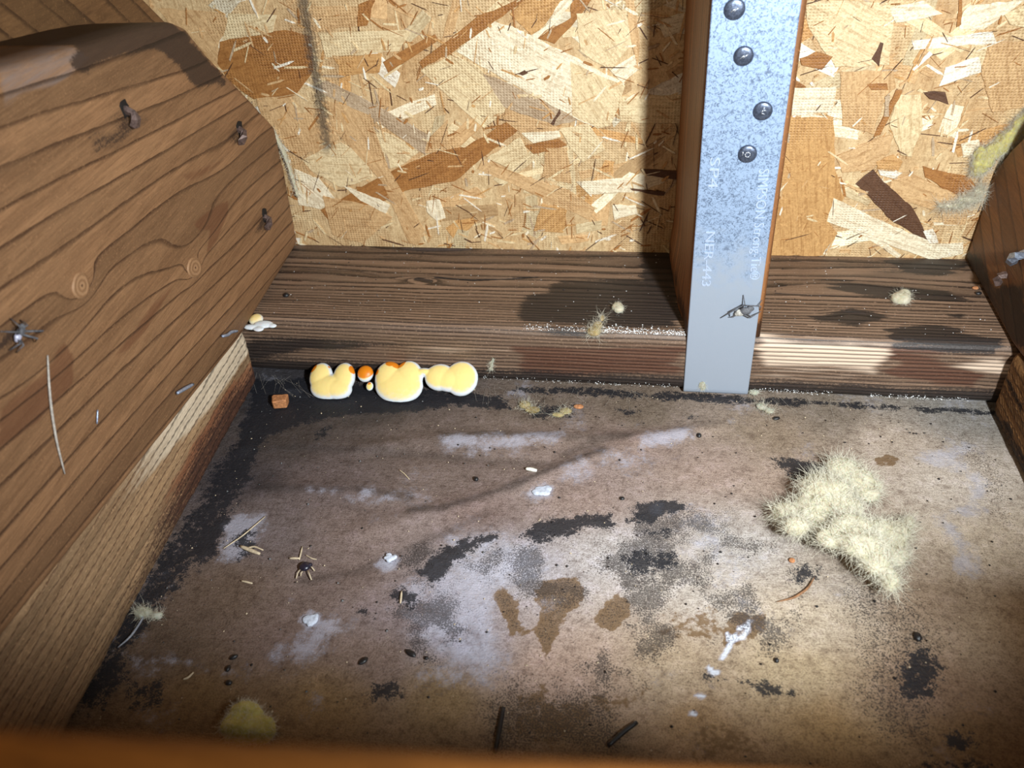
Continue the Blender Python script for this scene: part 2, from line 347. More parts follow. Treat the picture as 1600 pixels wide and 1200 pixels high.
    for i, (pts, k, sf) in enumerate([
        ([(345,818),(362,808),(390,805),(410,804),(405,830),(390,850),(372,870),(350,868),(345,850)], .75, 3),
        ([(345,818),(358,812),(362,825),(350,828)], 1, 1.5), ([(470,965),(485,950),(502,958),(500,975),(480,980)], .9, 1.5),
        ([(590,878),(605,865),(625,870),(622,890),(604,892)], .85, 2), ([(822,768),(840,755),(862,760),(862,778),(838,785)], .7, 3),
        ([(990,685),(1030,675),(1075,672),(1080,685),(1040,695),(1000,698)], .75, 3), ([(690,685),(760,678),(880,680),(870,692),(800,705),(700,700)], .6, 4),
        ([(1440,715),(1490,690),(1540,690),(1500,725),(1460,730)], .6, 5), ([(1480,805),(1530,790),(1540,755),(1525,745),(1510,790),(1460,805),(1490,850),(1505,890),(1525,885),(1510,840)], .85, 4),
        ([(640,900),(700,870),(800,850),(860,880),(780,920),(770,1000),(760,1050),(690,1050),(640,990)], .6, 9),
        ([(360,1040),(400,1015),(450,1000),(520,960),(540,975),(480,1030),(430,1045),(400,1040)], .55, 6), ([(200,1025),(290,1020),(310,1040),(220,1045)], .45, 5),
        ([(480,765),(560,770),(660,770),(640,790),(540,785)], .5, 5), ([(900,720),(1000,705),(1060,715),(980,735),(880,745)], .5, 6),
        ([(1060,800),(1130,800),(1150,880),(1110,860)], .5, 8), ([(700,840),(770,845),(740,865)], .8, 4), ([(1020,790),(1035,786),(1032,802),(1022,802)], .9, 1.5),
        ([(430,605),(470,605),(480,622),(440,618)], .55, 2), ([(780,605),(830,605),(826,625),(790,622)], .5, 3)]):
        up(bloom, blob(pts, sf * 2.0, sf * 1.6, 10, 110 + i) * k)
    up(bloom, 0.30 * sstep(0.5, 0.8, fbm(X, Y, 30, 4, 140)))
    for seg in ([(1150,992),(1140,1000),(1136,990)], [(1144,998),(1138,1012),(1128,1028)], [(1144,998),(1160,996),(1168,985),(1170,970)], [(1108,1042),(1114,1052),(1122,1050)], [(1155,982),(1168,976)], [(1090,1086),(1098,1087)], [(1082,1114),(1086,1115)]):
        up(bloom, 1.6 * blob(seg, 0.7, 0.5, 3, 150, True, 0.9))
    Z = 0.9 * (fbm(X, Y, 45, 4, 200) - 0.5)
    for pts, h, wd in [([(560,700),(700,683),(900,682),(1000,684),(1120,668)], 1.6, 5), ([(560,830),(690,795),(800,760),(880,728),(1000,692)], 1.7, 6),
                       ([(400,700),(560,705),(700,715),(860,722)], -1.0, 5), ([(420,760),(560,762),(640,775)], 1.1, 6), ([(470,910),(600,870),(760,800)], -0.9, 9),
                       ([(380,700),(480,696),(600,705)], 1.0, 5)]:
        q = P(pts); dd = np.min([seg_dist(X, Y, q[i], q[i + 1]) for i in range(len(q) - 1)], axis=0)
        side = np.exp(-(dd / wd) ** 2); Z += h * side * (0.6 + 0.8 * fbm(X, Y, 20, 3, 210))
    for pts, dk in [([(640,800),(690,795),(800,760),(850,738),(940,706)], .55), ([(400,762),(560,766),(640,778)], .4), ([(700,680),(800,679),(900,684),(980,684)], .35), ([(470,905),(560,890),(650,850),(760,800)], .3), ([(380,702),(480,698),(640,708),(860,724)], .3), ([(880,712),(930,690),(990,684)], .35)]:
        q = P(pts); dd = np.min([seg_dist(X, Y, q[i], q[i + 1]) for i in range(len(q) - 1)], axis=0); tone *= (1 - dk * np.exp(-((dd + 4 * (fbm(X, Y, 12, 3, 230) - .5)) / 2.6) ** 2))[..., None]  # wrinkle shade painted into the tone as dark lines
    Z += 0.35 * mould * (fbm(X, Y, 5, 3, 220) - 0.3)
    Z -= 0.5; Z = np.where(Y > -3, np.minimum(Z, 0.2), Z)
    V = np.stack([X, Y, Z], -1)
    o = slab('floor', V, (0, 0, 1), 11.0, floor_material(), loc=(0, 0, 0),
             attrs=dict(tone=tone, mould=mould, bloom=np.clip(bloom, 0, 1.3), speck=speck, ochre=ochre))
    return tag(o, 'damp mould-stained brown and grey sheet floor of the bay', None, kind='structure')
floor = make_floor()

# ------------------------------------------------------------------ wall_back: oriented strand board
OSB_Y = 89.0
a0, a1 = at_osb(474, 0), at_osb(513, 238)
def strand_material(name, use_attr):
    b = NB(name); w = b.mm(world=True)
    col = b.attr('tone', True) if use_attr else b.objcol()
    v = b.mm((0.05, 0.8, 0.8)); fib = b.noise(v, 1.0, 5, 0.7)
    if use_attr: fib = b.noise(b.mm((0.5, 0.5, 0.12)), 1.0, 5, 0.7)
    n1 = b.noise(w, 0.5, 4, 0.6); n2 = b.noise(w, 1.3, 3, 0.6); n3 = b.noise(w, 0.05, 3, 0.6)
    c = b.mix(b.M('MULTIPLY', b.sm(0.45, 0.68, fib), 0.7), col, b.mix(1.0, col, (0.60, 0.50, 0.40), 'MULTIPLY'))
    gr = b.noise(w, 0.9, 6, 0.75); c = b.mix(b.sm(0.5, 0.62, gr, (0, 0.55)), c, b.mix(1.0, col, (0.55, 0.44, 0.34), 'MULTIPLY')); bt = b.noise(w, 0.09, 5, 0.7)
    c = b.mix(b.sm(0.45, 0.7, bt, (0, 0.4)), c, b.mix(1.0, c, (0.68, 0.56, 0.44), 'MULTIPLY'))
    c = b.mix(b.M('MULTIPLY', b.sm(0.48, 0.7, n1), 0.55), c, b.mix(1.0, col, (1.3, 1.32, 1.34), 'MULTIPLY'))
    c = b.mix(b.M('MULTIPLY', b.sm(0.58, 0.7, n2), 0.30), c, b.mix(1.0, col, (0.5, 0.40, 0.30), 'MULTIPLY'))
    # mildew run down the sheet
    x, y, z = b.sep(w); k = (a1[0] - a0[0]) / (a1[2] - a0[2])
    dx = b.M('ABSOLUTE', b.M('SUBTRACT', x, b.M('MULTIPLY_ADD', z, k, float(a0[0] - k * a0[2]))))
    run = b.M('MULTIPLY', b.sm(5.5, 0.5, b.M('ADD', dx, b.M('MULTIPLY', b.M('SUBTRACT', n1, 0.5), 9.0))), b.sm(float(a1[2]) - 4, float(a1[2]) + 6, z))
    c = b.mix(b.M('MULTIPLY', run, 0.75), c, S(70, 62, 54))
    # screen imprint of the press
    s1 = b.M('SINE', b.M('MULTIPLY', x, 2 * math.pi / 1.75)); s2 = b.M('SINE', b.M('MULTIPLY', z, 2 * math.pi / 1.5))
    weave = b.M('MULTIPLY', b.M('MULTIPLY', b.M('MULTIPLY_ADD', s1, 0.5, 0.5), b.M('MULTIPLY_ADD', s2, 0.5, 0.5)), b.sm(0.42, 0.58, b.noise(w, 0.022, 2)))
    c = b.mix(b.sm(0.1, 0.9, weave, (0, 0.34)), c, b.mix(1.0, c, (0.62, 0.52, 0.42), 'MULTIPLY'))
    h = b.M('ADD', b.M('MULTIPLY', weave, -0.55), b.M('ADD', b.M('MULTIPLY', fib, 0.6), b.M('MULTIPLY', n2, 0.3)))
    b.set(Base_Color=c, Roughness=0.5, Specular_IOR_Level=0.4, Normal=b.bump(h, 0.7, 0.8)); return b.m
M_STR = strand_material('wood_strand', False); M_CHIP = strand_material('wood_chips', True)
TONE = dict(C=(226,203,160), P=(238,224,194), T=(208,170,122), B=(166,114,62), D=(96,66,46), G=(188,164,134), O=(202,156,100), W=(242,234,216))

wall = thing('wall_back', (0, OSB_Y, 0), 'oriented strand board sheathing closing the back of the bay', None, kind='structure')
xs = np.arange(-420, 336, 4.0); zs = np.arange(-8, 336, 4.0)
X, Z = np.meshgrid(xs, zs, indexing='ij')
g = fbm(X, Z, 14, 4, 5, 30); g2 = fbm(X, Z, 30, 3, 6)
tone = np.array(S(226, 202, 158)) * (1 - g[..., None]) + np.array(S(184, 142, 94)) * g[..., None]
add_wall = slab('board_core', np.stack([X, np.full(X.shape, OSB_Y), Z], -1), (0, -1, 0), 11.0, M_CHIP, wall, dict(tone=tone))

def strand(poly, tone, lift, edge=0.35, name='strand'):
    """one pressed wood flake: poly in (x,z) mm on the board, lying proud of it by lift"""
    p = np.array(poly, float); c = p.mean(0); q = p - c
    u, s, vt = np.linalg.svd(q, full_matrices=False); ax = vt[0]; ax = ax if ax[0] > 0 else -ax; ay = np.array([-ax[1], ax[0]])
    L = np.stack([q @ ax, q @ ay], 1)
    if ((L[:, 0] * np.roll(L[:, 1], -1) - L[:, 1] * np.roll(L[:, 0], -1)).sum()) < 0: L = L[::-1]
    n = len(L); r = np.maximum(np.linalg.norm(L, axis=1), 1e-3); inn = L * (1 - np.minimum(0.3, edge / r))[:, None]
    # local x along the grain, z out of the board
    V = np.vstack([np.c_[L, np.full(n, -0.4)], np.c_[L, np.full(n, lift - 0.18)], np.c_[inn, np.full(n, lift)]])
    F = [tuple(range(2 * n, 3 * n)), tuple(range(n - 1, -1, -1))]
    for i in range(n):
        j = (i + 1) % n
        F += [(i, j, n + j, n + i), (n + i, n + j, 2 * n + j, 2 * n + i)]
    me = fmesh(name, V, F, smooth=False); me.materials.append(M_STR)
    o = bpy.data.objects.new(name, me); COL.objects.link(o); o.parent = wall
    ang = math.atan2(ax[1], ax[0])
    # columns: local x -> (ax.x,0,ax.z), local y -> (ay.x,0,ay.z), local z -> (0,-1,0)
    o.matrix_local = Matrix(((ax[0], ay[0], 0, c[0] * K), (0, 0, -1, 0), (ax[1], ay[1], 0, c[1] * K), (0, 0, 0, 1)))
    o.color = (*S(*tone), 1); return o
def jag(p, k=0.35, seed=0):
    """torn ends and slightly wavering edges"""
    r = random.Random(seed); out = []
    for i in range(len(p)):
        a, b = np.array(p[i]), np.array(p[(i + 1) % len(p)]); out.append(tuple(a)); L = np.linalg.norm(b - a); n = int(L / 4)
        nr = np.array([-(b - a)[1], (b - a)[0]]) / (L + 1e-9)
        for t in range(1, min(n, 6)):
            out.append(tuple(a + (b - a) * t / min(n, 6) + nr * r.uniform(-k, k)))
    return out
cA = lambda pts: [(200 + x / 3, y / 3) for x, y in pts]
cB = lambda pts: [(600 + x / 3, y / 3) for x, y in pts]
cC = lambda pts: [(1200 + x / 2.857, y / 2.857) for x, y in pts]
FL = [('T', cA([(140,40),(450,60),(480,120),(430,190),(420,300),(560,420),(500,440),(330,240),(200,120)])),
('C', cA([(470,60),(700,70),(680,150),(440,190),(460,120)])),
('B', cA([(430,195),(740,140),(860,170),(870,330),(790,440),(590,465),(470,380),(420,300)])),
('C', cA([(890,150),(1340,135),(1270,240),(930,270)])), ('O', cA([(960,270),(1190,250),(1180,340),(1020,350)])),
('T', cA([(800,30),(1090,30),(1070,120),(860,150),(820,90)])),
('B', cA([(1080,20),(1130,0),(1160,0),(1120,120),(1075,125)])),
('T', cA([(780,540),(900,505),(990,650),(870,725)])), ('T', cA([(600,460),(760,450),(790,520),(880,700),(800,740),(640,600)])),
('C', cA([(810,745),(1000,665),(1130,740),(1150,830),(1000,880),(860,800)])),
('P', cA([(780,790),(900,840),(990,950),(900,980),(800,960)])),
('C', cA([(1140,590),(1380,700),(1290,770),(1230,790),(1170,680)])),
('T', cA([(1240,580),(1420,640),(1500,560),(1500,700),(1400,720)])),
('B', [(501,328),(620,263),(690,233),(727,230),(813,177),(820,197),(763,240),(710,283),(633,298),(521,353)]),
('T', cA([(920,470),(1130,520),(1220,780),(1390,1080),(1360,1150),(1320,1140),(1190,850),(960,600)])),
('G', cA([(860,360),(940,380),(1180,500),(1410,630),(1395,725),(1130,540),(900,430)])),
('B', cA([(1195,290),(1440,160),(1455,190),(1220,340)])), ('T', cA([(910,920),(1150,960),(1240,1020),(1100,1140),(960,1100)])),
('P', cA([(1010,870),(1180,930),(1230,960),(1210,1000),(1090,940)])),
('P', cB([(340,240),(510,95),(640,140),(860,250),(1130,390),(1090,450),(1010,600),(900,555),(560,370)])),
('C', cB([(870,285),(1130,400),(1100,500),(1060,590),(1000,600),(880,540)])),
('C', cB([(170,330),(330,250),(440,310),(550,440),(570,520),(470,600),(400,540)])),
('G', cB([(460,340),(560,380),(820,510),(905,560),(810,590),(560,500)])),
('T', cB([(570,510),(670,540),(830,600),(640,620),(560,560)])),
('B', cB([(165,290),(440,75),(620,0),(660,0),(560,75),(330,240),(180,320)])),
('O', cB([(650,0),(840,0),(760,110),(690,165),(590,65)])), ('B', cB([(720,180),(880,80),(880,0),(970,0),(930,60),(800,205)])),
('P', cB([(830,0),(890,0),(820,90),(720,180),(680,170),(760,120)])), ('D', cB([(625,345),(660,325),(680,340),(650,355)])),
('C', cB([(900,60),(1130,40),(1170,200),(1060,330),(920,240)])), ('P', cB([(1060,330),(1180,250),(1200,320),(1120,390)])),
('T', cB([(460,750),(700,840),(870,890),(990,975),(960,1030),(640,880),(440,790)])),
('C', cB([(820,600),(960,580),(1040,700),(930,760),(870,690)])), ('P', cB([(900,850),(1150,830),(1170,900),(960,910)])),
('D', cB([(780,580),(825,505),(830,530),(795,590)])), ('T', cB([(1130,0),(1170,0),(1200,200),(1190,330),(1150,150)])),
('C', cB([(1100,450),(1400,440),(1400,580),(1110,570)])), ('D', cB([(1200,790),(1380,800),(1370,840),(1220,820)])),  # second strand: stud's shadow put into its dark tone
('D', cB([(1150,880),(1320,900),(1310,915),(1160,890)])), ('P', cB([(1070,960),(1180,960),(1190,1000),(1080,1030)])),
('P', cB([(640,620),(820,610),(830,640),(700,670)])), ('B', cB([(660,680),(820,650),(860,680),(700,720)])),
('C', cB([(480,740),(640,640),(680,740),(600,790)])), ('T', cB([(760,690),(860,690),(880,860),(740,830)])),
('O', cB([(740,950),(860,980),(840,1090),(700,1080)])), ('P', cB([(200,940),(260,930),(290,1020),(250,1035),(200,990)])),
('C', cC([(160,0),(540,10),(560,120),(540,290),(300,300),(180,120)])),
('P', cC([(105,390),(305,385),(285,500),(105,515)])),
('O', cC([(10,520),(290,520),(300,760),(340,880),(270,990),(310,1040),(240,1140),(10,1140)])),
('T', cC([(320,320),(560,310),(570,390),(520,430),(470,600),(330,560)])), ('C', cC([(580,420),(680,420),(690,560),(640,700),(590,690),(540,560)])),
('T', cC([(300,700),(470,620),(560,600),(540,680),(460,760),(330,770)])),
('B', cC([(690,740),(900,790),(940,850),(830,870),(700,790)])), ('T', cC([(550,800),(640,775),(830,860),(900,900),(740,940),(530,870)])),
('D', cC([(470,755),(540,830),(640,920),(690,1010),(725,1088),(560,990),(390,820)])),
('P', cC([(290,880),(560,1010),(760,1085),(870,1080),(870,1130),(740,1160),(560,1100),(260,985)])),
('P', cC([(860,640),(940,620),(960,680),(870,700)])), ('W', cC([(640,180),(1000,140),(1020,190),(650,220)])),
('W', cC([(790,300),(940,250),(950,320),(760,385)])), ('P', cC([(540,30),(690,0),(780,60),(570,100)])),
('P', cC([(870,50),(900,20),(1143,0),(960,130),(850,130)])), ('W', cC([(640,310),(720,225),(735,240),(650,315)])),
('C', cC([(1050,60),(1143,20),(1143,120),(1080,110)])), ('T', cC([(980,200),(1143,180),(1143,480),(1000,500),(950,330)])),
('B', cC([(470,610),(570,400),(600,400),(500,600)])), ('D', cC([(460,260),(500,185),(515,190),(495,295)])),
('B', cC([(140,260),(210,230),(290,250),(240,310),(150,290)])), ('D', cC([(690,410),(790,410),(805,465),(720,440)])),
('O', cC([(480,720),(560,690),(600,720),(580,760),(490,750)])), ('W', cC([(490,755),(600,770),(560,795),(500,780)])),
('W', cC([(690,1030),(735,1020),(760,1080),(720,1085)])), ('P', cC([(735,990),(840,990),(840,1003),(735,1003)])),
('B', cC([(850,0),(865,0),(860,110),(840,120)])), ('G', cC([(520,430),(545,425),(540,520),(515,520)])),
('B', cC([(440,375),(530,370),(535,400),(460,400)])), ('T', cC([(770,930),(900,900),(880,1000),(780,1000)]))]
rs = random.Random(5)
tones_f = ['C', 'T', 'B', 'P', 'O', 'C', 'C', 'T', 'P', 'P', 'W', 'T']
for i in range(205):                                     # the flakes between and under the big ones
    x, z = rs.uniform(-330, 230), rs.uniform(36, 262); L = rs.uniform(14, 42); w = rs.uniform(4, 12); a = rs.choice([rs.gauss(-0.45, 0.3), rs.gauss(0.5, 0.3), rs.gauss(1.35, 0.25)])
    ca, sa = math.cos(a), math.sin(a); q = [(-L / 2, -w / 2), (L / 2 + rs.uniform(-3, 3), -w / 2 * rs.uniform(.6, 1)), (L / 2, w / 2 * rs.uniform(.5, 1)), (0, w / 2 * rs.uniform(.8, 1.1)), (-L / 2 + rs.uniform(-3, 3), w / 2)]
    t = np.array(TONE[rs.choice(tones_f)]) * rs.uniform(0.88, 1.08)
    strand(jag([(x + u * ca - v * sa, z + u * sa + v * ca) for u, v in q], 0.4, i), tuple(np.minimum(t, 250)), rs.uniform(0.12, 0.4))
for i, (t, pts) in enumerate(FL):
    q = [tuple(at_osb(*p)[[0, 2]]) for p in pts]
    q = [(x, max(z, 39)) for x, z in q]
    strand(jag(q, 0.5, 900 + i), TONE[t], 0.45 + 0.55 * i / len(FL))
# the fine crumbs of wood that fill the face: too many to pick apart
V, F, T = [], [], []
for i in range(3600):
    x, z = rs.uniform(-335, 235), rs.uniform(36, 265); L = rs.choice([rs.uniform(2, 7), rs.uniform(5, 16)]); w = rs.uniform(0.3, 1.5); a = rs.gauss(rs.choice([-0.5, 0.5, 1.4]), 0.35); h = rs.uniform(0.25, 1.0)
    dk = rs.random(); t = S(*TONE[rs.choice('PWCCTTTBOG' if dk > 0.4 else 'DBBD')]); ca, sa = math.cos(a), math.sin(a); o0 = len(V)
    if dk <= 0.4: w *= 0.4
    q = [(-L / 2, -w / 2), (L * .2, -w * .6), (L / 2, 0), (L * .3, w / 2), (-L * .45, w * .4)]
    for yy in (0.2, -h):
        for u, v in q: V.append((x + u * ca - v * sa, OSB_Y + yy, z + u * sa + v * ca)); T.append(t)
    F.append(tuple(o0 + 5 + k for k in range(5)))
    F += [(o0 + k, o0 + (k + 1) % 5, o0 + 5 + (k + 1) % 5, o0 + 5 + k) for k in range(5)]
tag(add('wood_crumbs', V, F, M_CHIP, wall, attrs=dict(tone=np.array(T)), smooth=False), kind='stuff')

# ------------------------------------------------------------------ bottom plate against the board
def rounded_profile(pts, r, n=7, step=0.55):
    """closed-section path through pts (y,z) with rounded inner corners, resampled"""
    out = [np.array(pts[0], float)]
    for i in range(1, len(pts) - 1):
        p, a, b = np.array(pts[i], float), np.array(pts[i - 1], float), np.array(pts[i + 1], float)
        d1 = (a - p) / np.linalg.norm(a - p); d2 = (b - p) / np.linalg.norm(b - p); s, e = p + d1 * r[i], p + d2 * r[i]
        for k in range(n + 1):
            t = k / n; out.append((1 - t) ** 2 * s + 2 * t * (1 - t) * p + t * t * e)
    out.append(np.array(pts[-1], float)); out = np.array(out)
    L = np.r_[0, np.cumsum(np.linalg.norm(np.diff(out, axis=0), axis=1))]; n2 = max(3, int(L[-1] / step))
    s = np.linspace(0, L[-1], n2); return np.c_[np.interp(s, L, out[:, 0]), np.interp(s, L, out[:, 1])], s

M_PLATE = wood_mat('weathered_plate', S(138, 112, 92), S(46, 33, 27), (0.02, 0.9), (0.4, 0.9), stain=S(40, 34, 33), pale=S(226, 200, 176), red=S(84, 40, 24), axis='x', rough=0.5, bump=0.6, spec=0.5)
def make_plate():
    prof, s = rounded_profile([(88.6, 40), (0, 40), (0, 2.2), (86, 2.2)], [0, 7.5, 6, 0])
    k = s < 139; prof = np.vstack([prof[k], [(40, 2.2), (88.6, 2.2)]]); s = np.r_[s[k], s[k][-1] + 30, s[k][-1] + 80]
    xs = np.arange(-268, 182, 1.5); nu, nv = len(xs), len(prof)
    X = np.broadcast_to(xs[:, None], (nu, nv)); SS = np.broadcast_to(s[None], (nu, nv)); Yp = np.broadcast_to(prof[None, :, 0], (nu, nv)); Zp = np.broadcast_to(prof[None, :, 1], (nu, nv))
    per = np.interp(s, [0, 30, 48, 70, 200], [11, 8, 4.2, 2.5, 2.15])
    ph = np.cumsum(np.r_[0, np.diff(s)] / per)[None] + 1.1 * (fbm(X, SS, 150, 3, 31, 24) - 0.5) + 0.5 * (fbm(X, SS, 60, 2, 33, 9) - 0.5)
    def spt(px, py, top=True):
        p = at_top(px, py) if top else at_front(px, py); return (p[0], (88.6 - p[1]) if top else (88.6 + 37.8 - 3 + (2.2 - p[2]) + 0))
    for (px, py, A, sx, ss) in [(660, 437, 1.6, 13, 4), (1335, 490, 1.5, 12, 4), (470, 425, 1.0, 45, 7), (1330, 445, 1.4, 60, 7), (1430, 425, 1.2, 50, 6), (820, 440, .8, 50, 4)]:
        c = spt(px, py); ph = ph + A * np.exp(-((X - c[0]) / sx) ** 2 - ((SS - c[1]) / ss) ** 2)
    fr = ph - np.floor(ph); relief = 0.28 * sstep(0.45, 0.9, fr) * (fr < 0.97) + 0.5 * (fbm(X, SS, 22, 3, 40) - 0.5)
    stain = zero(X); pale = zero(X); red = zero(X)
    def blob(pts, soft, amp, seed, per=10):
        q = [spt(px, py, t) for px, py, t in pts]; sd = poly_sd(X, SS, q)
        return sstep(soft, -soft, sd + (fbm(X, SS, per * 7, 4, seed, per * 0.55) - 0.5) * 2.6 * amp)
    B = lambda a, m: np.maximum(a, m, out=a)
    B(stain, 0.85 * blob([(870,432,1),(1060,440,1),(1062,515,1),(900,512,1),(810,505,1),(815,470,1),(850,455,1)], 5, 7, 50))
    B(stain, 0.95 * blob([(1000,385,1),(1075,385,1),(1075,450,1),(1000,445,1)], 5, 5, 51))
    B(stain, 0.75 * blob([(375,515,1),(520,520,1),(700,528,1),(480,545,0),(390,570,0),(350,560,0)], 5, 5, 52))
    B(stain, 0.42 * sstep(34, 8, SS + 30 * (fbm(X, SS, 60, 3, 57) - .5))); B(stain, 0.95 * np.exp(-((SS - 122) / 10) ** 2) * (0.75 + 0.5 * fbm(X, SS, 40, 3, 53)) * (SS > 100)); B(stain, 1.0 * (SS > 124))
    for pts in ([(1375,408,1),(1500,405,1),(1515,420,1),(1470,432,1),(1420,428,1)], [(1270,440,1),(1330,440,1),(1480,455,1),(1520,470,1),(1440,468,1),(1350,462,1)],
                [(1255,500,1),(1330,480,1),(1400,492,1),(1340,512,1)], [(1380,515,1),(1470,512,1),(1560,528,1),(1560,545,1),(1480,548,0),(1400,540,0)], [(1450,487,1),(1510,490,1),(1500,497,1)],
                [(1200,440,1),(1225,440,1),(1225,448,1)]):
        B(stain, 0.9 * blob(pts, 3, 4.5, 55, 6))
    B(pale, 0.85 * blob([(1185,520,1),(1330,525,1),(1390,545,0),(1370,590,0),(1180,585,0)], 12, 8, 60)); B(pale, 0.75 * blob([(1500,550,0),(1585,545,0),(1585,595,0),(1540,585,0),(1490,560,0)], 9, 7, 61))
    B(pale, 0.45 * blob([(560,520,1),(850,528,1),(840,560,0),(560,550,0)], 8, 8, 62))
    B(red, 0.85 * blob([(800,540,0),(1065,545,0),(1065,592,0),(820,585,0)], 14, 8, 63)); B(red, 0.9 * blob([(1380,545,0),(1470,550,0),(1530,575,0),(1520,605,0),(1400,592,0)], 10, 9, 64))
    B(red, 0.25 + 0 * X * (SS > 89))
    for pts, wd, kk in ([[(652, 436), (672, 440)], 2.2, 1.0], [[(680, 434), (740, 438), (790, 436), (840, 433)], 0.7, 1.2], [[(1320, 488), (1350, 492)], 2.5, .9], [[(1210, 458), (1290, 462), (1340, 464)], .6, .9], [[(640, 440), (560, 424), (470, 420)], 1.2, .45]):
        q = [spt(*p) for p in pts]; d = np.min([seg_dist(X, SS, q[i], q[i + 1]) for i in range(len(q) - 1)], axis=0); B(stain, kk * sstep(wd * 1.6, wd * 0.4, d)); relief = relief - 0.7 * kk * sstep(wd * 1.2, 0, d)
    n = np.gradient(prof, axis=0); n = np.c_[-n[:, 1], n[:, 0]]; n /= np.linalg.norm(n, axis=1)[:, None]; n = -n
    # outward: away from the section's centre
    flip = np.sign(((prof - np.array([45, 21])) * n).sum(1)); n *= flip[:, None]
    relief = np.where((SS > 1.2) & (SS < 126), relief, 0)
    V = np.stack([X, Yp + n[None, :, 0] * relief, Zp + n[None, :, 1] * relief], -1)
    F = [tuple(f) for f in grid_faces(nu, nv, True).tolist()] + [tuple(range(nv)), tuple(range((nu - 1) * nv, nu * nv))]
    A = dict(ring=ph.ravel(), stain=stain.ravel(), pale=pale.ravel(), red=red.ravel())
    o = add('bottom_plate', V.reshape(-1, 3), F, M_PLATE, attrs=A)
    return tag(o, 'grey-brown weathered plank lying flat along the foot of the strand board', 'plank')
make_plate()

# ------------------------------------------------------------------ joists, rafter, blocks at the sides
def vsamp(n): 
    t = np.linspace(0, 1, n); return np.unique(np.r_[0, 0.004, 0.01, 0.018, 0.028, t[2:-2], 0.972, 0.982, 0.99, 0.996, 1])
def side_board(name, ys, zb, zt, xf, nx, thick, mat, ring, nv=110, r=4.0, relief=None, masks=None, parent=None, rend=4.0):
    ys = np.asarray(ys, float); t = vsamp(nv); b, tp = zb(ys), zt(ys)
    Y = np.broadcast_to(ys[:, None], (len(ys), len(t))); Z = b[:, None] + (tp - b)[:, None] * t[None]
    dt = np.minimum(Z - b[:, None], tp[:, None] - Z) 
    slope = np.abs(np.gradient(tp, ys)); dt = np.minimum(Z - b[:, None], (tp[:, None] - Z) / np.sqrt(1 + slope[:, None] ** 2))
    de = np.minimum(ys.max() - Y, Y - ys.min())
    def rd(d, r): d = np.clip(d, 0, r); return r - np.sqrt(np.maximum(r * r - (r - d) ** 2, 0))
    off = np.minimum(rd(dt, r) + rd(de, rend), r + 1)
    X = xf(Y, Z) - nx * off
    if relief is not None: X = X + nx * relief(Y, Z) * sstep(0, 2, dt)
    A = dict(ring=ring(Y, Z)); m = masks(Y, Z) if masks else {}
    for k in ('stain', 'pale', 'red'): A[k] = m.get(k, zero(Y))
    return slab(name, np.stack([X, Y, Z], -1), (nx, 0, 0), thick, mat, parent, A)
def pl(pts):
    p = sorted(pts); a = np.array([q[0] for q in p], float); c = np.array([q[1] for q in p], float)
    return lambda y: np.interp(y, a, c)

M_JOIST = wood_mat('sawn_fir_joist', S(142, 105, 73), S(80, 53, 34), (0.012, 0.45), (0.8, 0.95), stain=S(50, 36, 30), pale=S(134, 116, 108), red=S(100, 60, 38), rough=0.6, bump=0.7, fine=1.3)
LX = lambda Y, Z: -252.5 + 0.05 * (89 - Y) + 0.06 * (Z - 40)
def knots_ring(Y, Z, knots, per=11.5, slope=0.136, seed=0):
    t = Z + slope * Y; ph = t / per + 1.3 * (fbm(Y, t, 260, 2, seed, 34) - 0.5) + 0.10 * (fbm(Y, t, 60, 2, seed + 3, 12) - 0.5)
    for (ky, kz, A, sy_, st_) in knots:
        kt = kz + slope * ky; ph = ph + A * np.exp(-((Y - ky) / sy_) ** 2 - ((t - kt) / st_) ** 2)
    return ph
def left_masks(Y, Z):
    def Pq(pts): return [tuple(at_left(*p)[1:]) for p in pts]
    def blob(pts, soft, amp, seed): return sstep(soft, -soft, poly_sd(Y, Z, Pq(pts)) + (fbm(Y, Z + .136 * Y, 30, 4, seed, 8) - 0.5) * 2 * amp)
    st = 1.25 * blob([(110,100),(160,45),(200,30),(268,30),(350,125),(310,128),(280,100),(240,78),(190,85),(130,112)], 4, 4, 1)
    for (x, y) in ((197, 188), (370, 212), (410, 350), (20, 525)):
        p = at_left(x, y); d = np.hypot((Y - p[1]) / 2.6, (Z - p[2] + 0.136 * (Y - p[1])) / 0.9); st = np.maximum(st, 0.62 * np.exp(-(d / 6) ** 2))
    st = np.maximum(st, 0.55 * blob([(140,215),(260,170),(190,225),(150,240)], 4, 4, 2))
    rd = 0.85 * blob([(300,350),(335,322),(356,312),(357,335),(340,375),(322,398),(328,360),(312,362)], 3, 2, 3)
    rd = np.maximum(rd, 0.7 * blob([(0,640),(70,580),(100,540),(110,555),(120,600),(60,665),(0,700)], 3, 4, 4)); rd = np.maximum(rd, 0.65 * blob([(175,560),(235,480),(270,445),(240,500),(200,550)], 3, 3, 5))
    rd = np.maximum(rd, 0.6 * blob([(280,275),(400,225),(380,240),(300,285)], 3, 3, 6))
    pa = 0.55 * blob([(0,95),(120,65),(140,90),(90,135),(0,175)], 3, 3, 7)  # highlight of the rounded top edge put in as a paler band
    return dict(stain=st, red=rd, pale=pa)
ysl = np.unique(np.r_[np.arange(-430, -260, 8.0), np.arange(-260, 60, 1.6), np.arange(60, 88.5, 0.7), 88.4])
lzb = pl([(89, 40.6), (-22, 40.6), (-232, 67), (-430, 92)])
lzt = pl([(88.6, 96), (84, 124), (60, 147), (19, 184), (4, 200), (-6, 205), (-20, 208), (-38, 211), (-115, 221), (-430, 264)])
